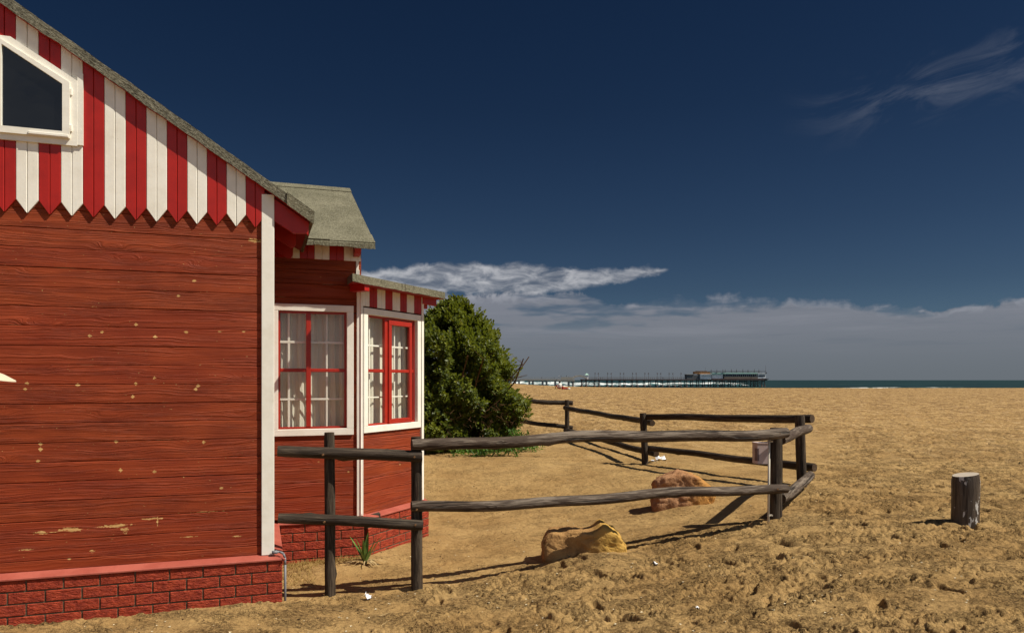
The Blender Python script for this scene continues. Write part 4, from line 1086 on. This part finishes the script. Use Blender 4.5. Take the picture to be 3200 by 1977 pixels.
for k in range(12):
    mb = MB(); a = k*6.28/12+r.uniform(-.2, .2); rr = r.uniform(.1, .4); p = Vector((BX0+rr*math.cos(a)*.8, BY0+rr*math.sin(a)*.8, .1)); d = Vector((math.cos(a)*.75, math.sin(a)*.75, 1.1))
    rad = .032
    for s_ in range(5):
        q = p+d*r.uniform(.3, .42)+Vector((r.uniform(-.1, .1), r.uniform(-.1, .1), 0)); mb.tube(p, q, rad, rad*.8, n=6); rad *= .8
        if q.z > 2.1: break
        for _ in range(2):
            e = q+Vector((r.uniform(-.3, .3), r.uniform(-.3, .3), r.uniform(0, .2))); mb.tube(q, e, rad*.5, rad*.2, n=5)
        p = q
    wp(mb.build('stem', 'stem_brown', fix=False), bush)
mb = MB()
for k in range(200):        # dead twigs, low on the right flank and the shaded front
    a = r.uniform(-1.9, .3); z = r.uniform(.75, 1.25); rr = float(prof_r(np.array([z])))*r.uniform(.8, 1.0)
    p = Vector((BX0+rr*math.cos(a), BY0+rr*math.sin(a), z)); q = p+Vector((r.uniform(-.12, .16), r.uniform(-.12, .1), r.uniform(-.12, .12))); mb.tube(p, q, .006, .002, n=4)
for k in range(2):         # bare shoots above the right shoulder
    x = r.uniform(-.75, -.35); z = 3.2-(x+1.15)*1.05; p = Vector((x, BY0-.2, z-.15)); q = p+Vector((r.uniform(-.02, .03), 0, r.uniform(.10, .20))); mb.tube(p, q, .005, .002, n=4)
    for _ in range(3): e = p.lerp(q, r.uniform(.4, 1)); mb.tube(e, e+Vector((r.uniform(-.015, .015), 0, .025)), .010, .002, n=4)
o = wp(mb.build('dead_twigs', 'stem_brown', fix=False), bush); o['kind'] = 'stuff'
# leafy creeper at the foot of the bush
def patch(n, fx, label, ll=.10, seed=1, hmax=.25):
    global rs
    rs = np.random.RandomState(seed); p = np.array([fx(rs) for _ in range(n)])
    zg = ground_z(p[:, 0], p[:, 1]); pz = np.stack([p[:, 0], p[:, 1], zg+p[:, 2]], -1); o = np.tile([0, -.3, 1.], (n, 1)) + rs.normal(0, .4, (n, 3))
    lv, tn = shoots(pz, o, rs, 7, ll, ll*.36, .1); e = leaf_mesh('creeper', lv, 'weed_leaf', tn); tag(e, label, 'plant', kind=None); return e
patch(95, lambda r: (r.normal(-.42, .36), 13.15+abs(r.normal(0, .25)), r.uniform(.0, .16)), 'low bright green weeds sprouting at the front foot of the big bush', .12, 5)
patch(150, lambda r: ((lambda u: (-.05+u*.48+r.normal(0, .06), 14.3+r.uniform(-.4, .4), r.uniform(0, .40*(1-u*.8)+.05)))(r.uniform(0, 1)**1.2)), 'leafy skirt of shoots spreading over the sand on the right of the bush', .085, 6)

# ------------------------------------------------------------------ agave by the wall
ax, ay = -1.40, 7.02
ag = empty('agave', (ax, ay, gz(ax, ay))); tag(ag, 'small spiky green agave growing against the brick corner of the bay', 'plant')
def blade(mb, base, az_, lean, L, w, seed, curl=.25):
    r = random.Random(seed); n = 8; rows = []
    for i in range(n+1):
        u = i/n; th = lean+curl*u*u; h = L*u*math.cos(lean+curl*u*.5); o_ = L*u*math.sin(lean+curl*u*.5)
        p = Vector(base)+Vector((math.cos(az_)*o_, math.sin(az_)*o_, h)); ww = w*(math.sin(math.pi*min(1, .18+u*.55))**.8)*(1-u**3.)+.001
        sd = Vector((-math.sin(az_), math.cos(az_), 0)); inn = Vector((-math.cos(az_), -math.sin(az_), .3))*-.25*ww
        rows.append([p-sd*ww, p+inn, p+sd*ww, p+inn*1.8])
    for i in range(n):
        for q in range(4): j = (q+1) % 4; mb.face([rows[i][q], rows[i][j], rows[i+1][j], rows[i+1][q]])
for i, (a, le, L, w) in enumerate([(1.2, .06, .30, .028), (-1.6, .22, .27, .026), (.1, .42, .32, .022), (.35, .30, .28, .02), (3.0, .42, .30, .022), (3.3, .22, .26, .024), (2.6, .55, .24, .018), (-.5, .35, .24, .02), (4.2, .35, .18, .02)]):
    mb = MB(); blade(mb, (ax, ay, gz(ax, ay)+.0), a, le, L, w, i); wp(mb.build('leaf', 'agave_leaf', smooth=True, fix=False), ag)
mb = MB(); r = random.Random(8)
for k in range(22):
    a = r.choice([r.uniform(-.9, .2), r.uniform(-1.5, -.2), r.uniform(2.6, 4.2)]); L = r.uniform(.1, .26); p = Vector((ax, ay, gz(ax, ay)+.03)); q = Vector((ax+math.cos(a)*L, ay+math.sin(a)*L*.9, 0)); q.z = gz(q.x, q.y)+r.uniform(.004, .02)
    m_ = p.lerp(q, .5)+Vector((0, 0, .02)); w = r.uniform(.006, .012); sd = Vector((-math.sin(a), math.cos(a), 0))*w
    mb.face([p-sd*.6, p+sd*.6, m_+sd, m_-sd]); mb.face([m_-sd, m_+sd, q])
wp(mb.build('dead_leaves', 'dry_leaf', fix=False), ag)
# dry grass at the wall foot
mb = MB(); r = random.Random(12)
for k in range(1500):
    s, t_ = r.uniform(.05, .80), 1.42-abs(r.gauss(0, .11))-.02
    if r.random() < .25: s, t_ = r.uniform(.03, .3), r.uniform(.6, 1.3)
    p = W(s, t_); p.z = gz(p.x, p.y); a = r.uniform(0, 6.28); h = r.uniform(.008, .05); w = .0022; q = p+Vector((math.cos(a)*.035, math.sin(a)*.035, h))
    mb.face([p-Vector((w, 0, 0)), p+Vector((w, 0, 0)), q])
tag(mb.build('dry_grass', 'dry_grass', fix=False), 'dry yellow grass litter along the foot of the brick wall', 'grass', kind='stuff')
# twigs, shells and dark crumbs over the near sand
mb = MB(); r = random.Random(31)
for k in range(1500):
    y = 4.6+9*r.random()**1.7; x = r.uniform(-.6, .62)*y
    if x < -1.7 and y > 5.3: continue
    p = W(0, 0); z = gz(x, y); kind = r.random(); c = Vector((x, y, z+.002))
    if kind < .55:
        s = r.uniform(.004, .011); vs_ = [c+Vector((s*math.cos(i*2.1+k), s*math.sin(i*2.1+k), 0)) for i in range(3)]; t_ = c+Vector((0, 0, s*.9))
        for i in range(3): mb.face([vs_[i], vs_[(i+1) % 3], t_], 0)
    elif kind < .72:
        a = r.uniform(0, 3.14); L = r.uniform(.03, .10); d = Vector((math.cos(a), math.sin(a), 0))*L; mb.tube(c, c+d+Vector((0, 0, .008)), .0025, .0015, n=4, mi=1)
    else:
        s = r.uniform(.005, .013); vs_ = [c+Vector((s*math.cos(i*1.57+k), s*math.sin(i*1.57+k), s*.4*(i % 2))) for i in range(4)]; mb.face(vs_, 2)
tag(mb.build('beach_debris', ['stem_brown', 'dry_leaf', 'pale_stone'], fix=False), 'twigs, crumbs and shell bits scattered over the sand', 'debris', kind='stuff')

# ------------------------------------------------------------------ people
def skin_mesh(name, joints, edges, mats, regions=None, levels=1):
    """joints: {name: (co, (rx,ry))}; grown with a Skin modifier into one surface"""
    names = list(joints); me = bpy.data.meshes.new(name+'_s')
    me.from_pydata([joints[n][0] for n in names], [(names.index(a), names.index(b)) for a, b in edges], [])
    o = bpy.data.objects.new(name+'_s', me); COL.objects.link(o)
    md = o.modifiers.new('skin', 'SKIN'); md.use_smooth_shade = True
    sl = me.skin_vertices[0].data
    for i, n in enumerate(names): sl[i].radius = joints[n][1] if isinstance(joints[n][1], tuple) else (joints[n][1],)*2; sl[i].use_root = (i == 0)
    ms = o.modifiers.new('sub', 'SUBSURF'); ms.levels = levels; ms.render_levels = levels
    dg = bpy.context.evaluated_depsgraph_get(); out = bpy.data.meshes.new_from_object(o.evaluated_get(dg)); out.name = name
    bpy.data.objects.remove(o, do_unlink=True)
    out.materials.clear()
    for m in mats: out.materials.append(MATS[m])
    if regions:
        for p in out.polygons: p.material_index = regions(p.center)
    out.polygons.foreach_set('use_smooth', [True]*len(out.polygons)); return out
def stand_joints(step=.12, arm=.1, head=True):
    j = {'pelvis': ((0, 0, .95), (.15, .10)), 'waist': ((0, 0, 1.10), (.125, .09)), 'chest': ((0, 0, 1.32), (.16, .105)), 'neck': ((0, 0, 1.49), (.055, .055)), 'head': ((0, -.01, 1.60), (.075, .085)), 'crown': ((0, -.005, 1.70), (.065, .075))}
    e = [('pelvis', 'waist'), ('waist', 'chest'), ('chest', 'neck'), ('neck', 'head'), ('head', 'crown')]
    for s, n in ((-1, 'l'), (1, 'r')):
        j.update({'hip'+n: ((s*.10, 0, .86), .088), 'kn'+n: ((s*.11, s*step*.5-.02, .48), .057), 'an'+n: ((s*.115, s*step, .08), .038), 'to'+n: ((s*.13, s*step-.15, .035), (.04, .03)),
                  'sh'+n: ((s*.19, 0, 1.40), .055), 'el'+n: ((s*.25, .01, 1.12), .042), 'wr'+n: ((s*.26, -arm, .88), .028), 'ha'+n: ((s*.26, -arm-.03, .80), (.028, .016))})
        e += [('pelvis', 'hip'+n), ('hip'+n, 'kn'+n), ('kn'+n, 'an'+n), ('an'+n, 'to'+n), ('chest', 'sh'+n), ('sh'+n, 'el'+n), ('el'+n, 'wr'+n), ('wr'+n, 'ha'+n)]
    return j, e
def stand_regions(c):
    if c.z > 1.50: return 2 if (c.z > 1.66 or c.y > .03) else 0
    if c.z > .96 and abs(c.x) < .30 and not (abs(c.x) > .2 and c.z < 1.2): return 1
    if c.z > .5 and abs(c.x) < .22: return 3
    return 0

# ------------------------------------------------------------------ pier
PY = 600.; K = PY/2300.
def px(u): return (u-1600)*K
def pz(v): return CAMH-(v-1187)*K
pier = empty('pier', (px(2000), PY, SEA)); tag(pier, 'long pier standing on piles far out in the sea', 'pier')
def pp(mb, name, mats, **kw): return wp(mb.build(name, mats, **kw), pier)
mb = MB(); mb.box((px(1400), PY-3.5, pz(1187.6)), (px(1755), PY+3.5, pz(1183.8))); mb.box((px(1740), PY-4, pz(1190)), (px(1795), PY+4, pz(1184))); pp(mb, 'concrete_deck', 'pier_concrete')
mb = MB(); n = 12
for i in range(n):    # arched footbridge
    u0, u1 = 1786+i*48/n, 1786+(i+1)*48/n; h0 = 9*math.sin(math.pi*(i/n)*.92+.1); h1 = 9*math.sin(math.pi*((i+1)/n)*.92+.1)
    mb.raw([(px(u0), PY-2, pz(1185.5-h0)), (px(u1), PY-2, pz(1185.5-h1)), (px(u1), PY+2, pz(1185.5-h1)), (px(u0), PY+2, pz(1185.5-h0)), (px(u0), PY-2, pz(1180.5-h0)), (px(u1), PY-2, pz(1180.5-h1)), (px(u1), PY+2, pz(1180.5-h1)), (px(u0), PY+2, pz(1180.5-h0))],
           [(3, 2, 1, 0), (4, 5, 6, 7), (0, 1, 5, 4), (1, 2, 6, 5), (2, 3, 7, 6), (3, 0, 4, 7)])
pp(mb, 'footbridge', 'pier_concrete')
mb = MB(); mb.box((px(1752), PY-4.05, pz(1186)), (px(1790), PY-3.8, pz(1177.5))); pp(mb, 'parapet', 'pier_concrete')
mb = MB(); mb.box((px(1815), PY-4, pz(1187.8)), (px(2393), PY+4, pz(1184.2))); mb.box((px(2219), PY-6, pz(1187)), (px(2390), PY+6, pz(1182.4))); pp(mb, 'steel_deck', 'pier_steel')
mb = MB()
def railing(mb, u0, u1, v0, v1, y, step=5.):
    for v in (v1, (v0+v1)/2): mb.box((px(u0), y-.06, pz(v)-.05), (px(u1), y+.06, pz(v)+.07))
    u = u0
    while u < u1: mb.box((px(u)-.06, y-.06, pz(v0)), (px(u)+.06, y+.06, pz(v1))); u += step
railing(mb, 1400, 1750, 1184, 1178.3, PY-3.4, 6); pp(mb, 'railing', 'pier_concrete')
mb = MB(); railing(mb, 1838, 2146, 1184.5, 1178.2, PY-3.8, 6); railing(mb, 1838, 2146, 1184.5, 1178.2, PY+3.8, 6); pp(mb, 'railing', 'pier_brown')
first = None
for u in (1500, 1520, 1560, 1580, 1610, 1622, 1654, 1665, 1695.5, 1708, 1735, 1749, 1777, 1790.5):
    if first is None:
        mb = MB(); mb.cbox((-.7, -2.8, -12), (.7, 2.8, 0), .15); mb.box((-1.1, -3.2, -.9), (1.1, 3.2, -.1)); first = pp(mb, 'concrete_pile', 'pier_concrete'); o = first
    else: o = first.copy(); COL.objects.link(o)
    o.location = (px(u), PY, pz(1187.5)); 
first = None
PU = [1817.8, 1831.5, 1857.8, 1871.9, 1897, 1912, 1936, 1951.5, 1974.3, 1990.7, 2012.7, 2029.4, 2051.3, 2068, 2087.9, 2105.9, 2124.8, 2143, 2161.6, 2180, 2198.4, 2217, 2234, 2253.4, 2259.6, 2279.2, 2294.6, 2314.7, 2329.7, 2350, 2363.7, 2385]
for u in PU:
    if first is None:
        mb = MB()
        for yy in (-3.4, 3.4): mb.tube((0, yy, -12), (0, yy, 0), .28, n=8); mb.tube((0, yy, -5.2), (0, yy, -4.1), .9, .35, n=8); mb.tube((0, yy, -5.9), (0, yy, -5.2), .35, .9, n=8)
        mb.box((-.15, -3.4, -1.), (.15, 3.4, -.6)); first = pp(mb, 'steel_pile', 'pier_steel'); o = first
    else: o = first.copy(); COL.objects.link(o)
    o.location = (px(u), PY, pz(1187.6))
mb = MB()
def brace(u0, v0, u1, v1):
    for yy in (PY-3.4, PY+3.4): mb.tube((px(u0), yy, pz(v0)), (px(u1), yy, pz(v1)), .14, n=5)
brace(1819, 1200, 1832, 1189); brace(1871, 1200, 1858, 1189); brace(1837, 1200, 1846, 1189); brace(1846, 1189, 1857, 1200); brace(1818, 1200.5, 1872, 1200.5)
bu = [2234, 2253.4, 2279.2, 2294.6, 2314.7, 2329.7, 2350, 2363.7, 2385]
for a, b in zip(bu, bu[1:]): brace(a, 1202, b, 1189); brace(a, 1189, b, 1202); brace(a, 1189.5, b, 1189.5)
pp(mb, 'cross_brace', 'pier_steel')
# lamps on the pier
lamp0 = None; lus = [1857.8, 1871.9, 1897, 1912, 1936, 1951.5, 1974.3, 1990.7, 2012.7, 2029.4, 2051.3, 2068, 2087.9, 2105.9, 2124.8]
for i, u in enumerate(lus):
    if lamp0 is None:
        lamp0 = empty('lamp_post'); mb = MB(); mb.tube((0, 0, 0), (0, 0, 5.4), .13, .09, n=6); mb.tube((0, 0, 4.1), (0, 0, 5.3), .22, .16, n=6); q = mb.build('pole', 'pier_steel', lamp0)
        mb = MB(); mb.tube((.0, 0, 4.9), (.55, 0, 4.6), .08, n=5); mb.tube((.45, 0, 4.2), (.45, 0, 4.75), .30, .12, n=6); mb.build('lamp_head', 'pier_steel', lamp0); o = lamp0
    else: o = copy_tree(lamp0)
    o.location = (px(u), PY+(3.4 if i % 2 else -3.4), pz(1184.2)); o.rotation_euler = (0, 0, 0 if i % 2 == 0 else math.pi)
    tag(o, 'dark lamp post on the narrow steel deck of the pier', 'lamp post', 'lamp posts along the steel deck of the pier')
# pavilion on the pier head
pav = empty('pier_building', (px(2260), PY, pz(1182.4))); tag(pav, 'low white and green building on the head of the pier', 'building')
def pvb(name, mat, *boxes):
    mb = MB()
    for (u0, v0, u1, v1, y0, y1) in boxes: mb.box((px(u0), PY+y0, pz(v1)), (px(u1), PY+y1, pz(v0)))
    return wp(mb.build(name, mat), pav)
pvb('side_shed', 'pier_dark', (2143, 1170, 2164, 1183.9, -4, 4), (2164.5, 1171, 2184, 1183.9, -3, 4))
pvb('shed_roof', 'pier_concrete', (2141, 1168.8, 2165, 1170, -4.4, 4.4))
pvb('white_wall', 'pier_white', (2184, 1170.2, 2217.5, 1184.0, -5, 4)); pvb('white_wall', 'pier_white', (2219.3, 1169.5, 2254, 1181.8, -4.6, 4)); pvb('white_wall', 'pier_white', (2361.5, 1167.5, 2385.5, 1181.3, -5.5, 5.5))
pvb('red_roof', 'rust', (2168, 1160.5, 2216, 1168.3, -3, 3), (2175, 1158.6, 2207, 1160.6, -2, 2))
pvb('pale_roof', 'pier_white', (2183, 1168.4, 2219, 1170.1, -5.6, 5), (2360, 1165.4, 2387, 1167.4, -6, 6))
mb = MB(); mb.prism([(px(2217.5), pz(1169.4)), (px(2257), pz(1169.4)), (px(2253), pz(1164.2)), (px(2222), pz(1164.2))], 'y', PY-5.4, PY+5); mb.prism([(px(2255), pz(1168)), (px(2360), pz(1168)), (px(2358), pz(1163.9)), (px(2258), pz(1163.9))], 'y', PY-6, PY+6)
wp(mb.build('green_roof', 'pier_green'), pav)
pvb('back_wall', 'pier_dark', (2257, 1168.1, 2360.5, 1182.3, 1, 5))
pvb('awning', 'pier_blue', (2262, 1168.2, 2340, 1170.4, -5.8, -5.2))
pvb('parapet', 'pier_brown', (2257, 1175.8, 2340, 1182.3, -5.6, -5.3), (2340.5, 1177.5, 2361, 1182.3, -5.6, -5.3))
mb = MB()
for u in np.arange(2260, 2361, 6.): mb.box((px(u)-.1, PY-5.5, pz(1182)), (px(u)+.1, PY-5.2, pz(1168.1)))
wp(mb.build('veranda_post', 'pier_white'), pav)['kind'] = 'stuff'
pvb('window_band', 'pier_dark', (2363, 1172, 2384, 1176.2, -5.56, -5.5)); pvb('window_band', 'pier_dark', (2190, 1174.5, 2213, 1175.2, -5.06, -5.01))
mb = MB(); railing(mb, 2172, 2218, 1163, 1159.6, PY-3, 4.5); railing(mb, 2212, 2387, 1164.0, 1159.4, PY-5.8, 5.); railing(mb, 2212, 2387, 1164.0, 1159.4, PY+5.8, 5.); wp(mb.build('roof_railing', 'pier_dark'), pav)
mb = MB()
for u, v in ((2198.4, 1148), (2216.8, 1154), (2234.2, 1154.2), (2253, 1154), (2260, 1153.6), (2279.3, 1153.4), (2295, 1154), (2314.7, 1153.2), (2330.5, 1154.2), (2350, 1153.6), (2364.5, 1154.6), (2385, 1141)):
    mb.tube((px(u), PY-5.6, pz(1166)), (px(u), PY-5.6, pz(v)), .24 if v > 1150 else .12, .16 if v > 1150 else .05, n=6)
wp(mb.build('roof_post', 'pier_steel'), pav)['kind'] = 'stuff'
mb = MB(); mb.tube((px(2385), PY-6.2, pz(1167)), (px(2387.5), PY-6.2, pz(1163.5)), .4, n=6); mb.box((px(2384), PY-7, pz(1184.5)), (px(2393), PY-6, pz(1182.2))); wp(mb.build('end_fender', 'pier_dark'), pav)
kio = empty('kiosk', (px(1834), PY, pz(1184))); tag(kio, 'tiny kiosk with a pale green roof at the seaward end of the footbridge', 'kiosk')
mb = MB(); mb.box((px(1829.5), PY-1.6, pz(1184.2)), (px(1838.5), PY+1.6, pz(1171))); wp(mb.build('booth', 'pier_white'), kio)
mb = MB(); mb.raw([(px(1827), PY-2.2, pz(1171)), (px(1840), PY-2.2, pz(1171)), (px(1840), PY+2.2, pz(1171)), (px(1827), PY+2.2, pz(1171)), (px(1833.5), PY, pz(1166))], [(3, 2, 1, 0), (0, 1, 4), (1, 2, 4), (2, 3, 4), (3, 0, 4)]); mb.tube((px(1833.5), PY, pz(1166.5)), (px(1833.5), PY, pz(1164.5)), .25, .1, n=6); wp(mb.build('kiosk_roof', 'pier_green'), kio)

# tiny people on the pier
j, e = stand_joints(); pm_dark = skin_mesh('person', j, e, ['skin_dark', 'cloth_dark', 'hair_dark', 'cloth_dark'], stand_regions)
pm_white = pm_dark.copy(); pm_white.materials[1] = MATS['cloth_white']
for i, (u, v, wht_, lab) in enumerate([(1692.2, 1184, 0, 'lone dark figure standing on the far left of the concrete pier'), (1724.5, 1184, 0, 'dark figure, left one of two on the concrete pier before the parapet'),
        (1731, 1184, 0, 'dark figure, right one of two on the concrete pier before the parapet'), (1746, 1184, 1, 'figure in white leaning at the start of the pier parapet'), (1753, 1184, 0, 'dark figure just behind the start of the pier parapet'),
        (1770, 1183, 0, 'dark figure in the middle of the pier parapet'), (1776, 1183, 1, 'figure in white at the right end of the pier parapet'), (1794, 1180, 0, 'dark figure walking up onto the arched footbridge'),
        (1863, 1184.2, 0, 'dark figure left of the group between the first lamp posts'), (1869.5, 1184.2, 1, 'figure in white between the first two lamp posts of the pier'), (1876.5, 1184.2, 0, 'dark figure just right of the second lamp post of the pier'),
        (1881.5, 1184.2, 0, 'dark figure farthest right of the group near the second lamp post'), (2070, 1184.2, 0, 'dark figure, left one of two strolling on the steel deck of the pier'), (2073.5, 1184.2, 0, 'dark figure, right one of two strolling on the steel deck of the pier')]):
    o = bpy.data.objects.new('person', pm_white if wht_ else pm_dark); COL.objects.link(o); o.location = (px(u), PY-1.5, pz(v)+(1.3 if 1744 < u < 1790 else 0)); o.rotation_euler = (0, 0, i*1.3); tag(o, lab, 'person', 'people on the pier')
# seated couple on the sand crest
def sit_joints():
    j = {'pelvis': ((0, 0, .12), (.15, .12)), 'waist': ((0, .03, .28), (.125, .095)), 'chest': ((0, .02, .48), (.16, .105)), 'neck': ((0, 0, .64), (.055, .055)), 'head': ((0, -.02, .75), (.085, .09)), 'crown': ((0, -.01, .86), (.08, .085))}
    e = [('pelvis', 'waist'), ('waist', 'chest'), ('chest', 'neck'), ('neck', 'head'), ('head', 'crown')]
    for s, n in ((-1, 'l'), (1, 'r')):
        j.update({'hip'+n: ((s*.10, -.08, .11), .085), 'kn'+n: ((s*.16, -.46, .42), .055), 'an'+n: ((s*.13, -.68, .07), .038), 'to'+n: ((s*.14, -.82, .04), (.04, .03)),
                  'sh'+n: ((s*.19, .02, .55), .055), 'el'+n: ((s*.26, -.10, .34), .042), 'wr'+n: ((s*.18, -.34, .38), .028), 'ha'+n: ((s*.14, -.42, .40), (.028, .016))})
        e += [('pelvis', 'hip'+n), ('hip'+n, 'kn'+n), ('kn'+n, 'an'+n), ('an'+n, 'to'+n), ('chest', 'sh'+n), ('sh'+n, 'el'+n), ('el'+n, 'wr'+n), ('wr'+n, 'ha'+n)]
    return j, e
j, e = sit_joints()
sit = skin_mesh('person', j, e, ['skin_dark', 'cloth_white', 'hair_dark', 'cloth_red'], lambda c: (2 if (c.z > .70 and c.y > -.09) or c.z > .86 else 0) if c.z > .64 else (1 if c.z > .18 and c.y > -.2 else (3 if c.y > -.55 else 0)))
sy = 88.
o = bpy.data.objects.new('person', sit); COL.objects.link(o); o.location = ((1750-1600)/2300*sy, sy, gz((1750-1600)/2300*sy, sy)-.02); o.rotation_euler = (0, 0, math.pi+.5); o.scale = (1.15,)*3
tag(o, 'dark haired person in a white shirt sitting on the crest of the beach', 'person')
sit2 = sit.copy(); sit2.materials[1] = MATS['cloth_red']; sit2.materials[3] = MATS['cloth_dark']
o = bpy.data.objects.new('person', sit2); COL.objects.link(o); xx = (1757.5-1600)/2300*(sy+.3); o.location = (xx, sy-.3, gz(xx, sy)-.30); o.rotation_euler = (0, 0, math.pi-1.2)
tag(o, 'person in red sitting low beside the one in the white shirt on the beach crest', 'person')
mb = MB(); mb.cbox((0, 0, 0), (.42, .3, .24), .08); mb.cbox((.45, .05, 0), (.75, .3, .2), .07, 1); xx = (1763-1600)/2300*sy
o = mb.build('beach_bag', ['cloth_red', 'cloth_white'], smooth=True); o.location = (xx, sy, gz(xx, sy)-.03); tag(o, 'red beach bag with a white bundle on the sand crest beside the seated people', 'bag')

# person just outside the left edge of the picture: only the brim of the sun hat reaches in
j, e = stand_joints(step=.08)
for sx_, n in ((-1, 'l'), (1, 'r')):      # hands in the trouser pockets
    j['el'+n] = ((sx_*.29, .06, 1.13), .045); j['wr'+n] = ((sx_*.205, -.02, .97), .034); j['ha'+n] = ((sx_*.15, -.05, .90), (.035, .03))
j['chin'] = ((0, -.075, 1.555), (.034, .03)); j['nose'] = ((0, -.118, 1.615), (.013, .016)); e += [('head', 'chin'), ('head', 'nose')]
def hat_regions(c):
    if c.z > 1.50: return 2 if (c.y > .035 and c.z > 1.55) or c.z > 1.70 else 0
    if c.z > .98 and (abs(c.x) < .26 or c.z > 1.22): return 1
    if c.z > .10 and abs(c.x) < .25: return 3
    return 0 if c.z > .5 else 2
hm = skin_mesh('person', j, e, ['skin', 'cloth_white', 'hair_dark', 'cloth_blue'], hat_regions, levels=2)
hp = bpy.data.objects.new('person', hm); COL.objects.link(hp)
hx, hy = -2.050, 2.62
hp.location = (hx, hy, 1.708-1.672+.0); hp.rotation_euler = (0, 0, R(90)); tag(hp, 'person in white shirt standing at the left edge under a pale sun hat', 'person')
mb = MB(); nn_, rows = 40, []
prof_h = [(.0, .105), (.05, .100), (.078, .070), (.088, .0), (.105, -.002), (.140, -.010), (.175, -.026), (.207, -.048), (.208, -.052), (.175, -.031), (.140, -.015), (.104, -.007), (.086, -.005)]
for (rr__, zz) in prof_h:
    rows.append([((rr__*(1+.10*abs(math.cos(2*math.pi*q/nn_))))*math.sin(2*math.pi*q/nn_), -(rr__*1.12)*math.cos(2*math.pi*q/nn_), zz - (.012*math.sin(4*math.pi*q/nn_+.8) if rr__ > .1 else 0)) for q in range(nn_)])
for a_, b_ in zip(rows, rows[1:]):
    for q in range(nn_): mb.face([a_[q], a_[(q+1) % nn_], b_[(q+1) % nn_], b_[q]])
ht = mb.build('sun_hat', 'hat_cloth', smooth=True, fix=False)
ht.location = (hx+.008, hy, 1.757); ht.rotation_euler = (R(0), 0, R(90)); tag(ht, 'pale beige sun hat whose brim pokes into the picture at the left edge', 'hat')
print('verts', sum(len(o.data.vertices) for o in bpy.data.objects if o.type == 'MESH'))
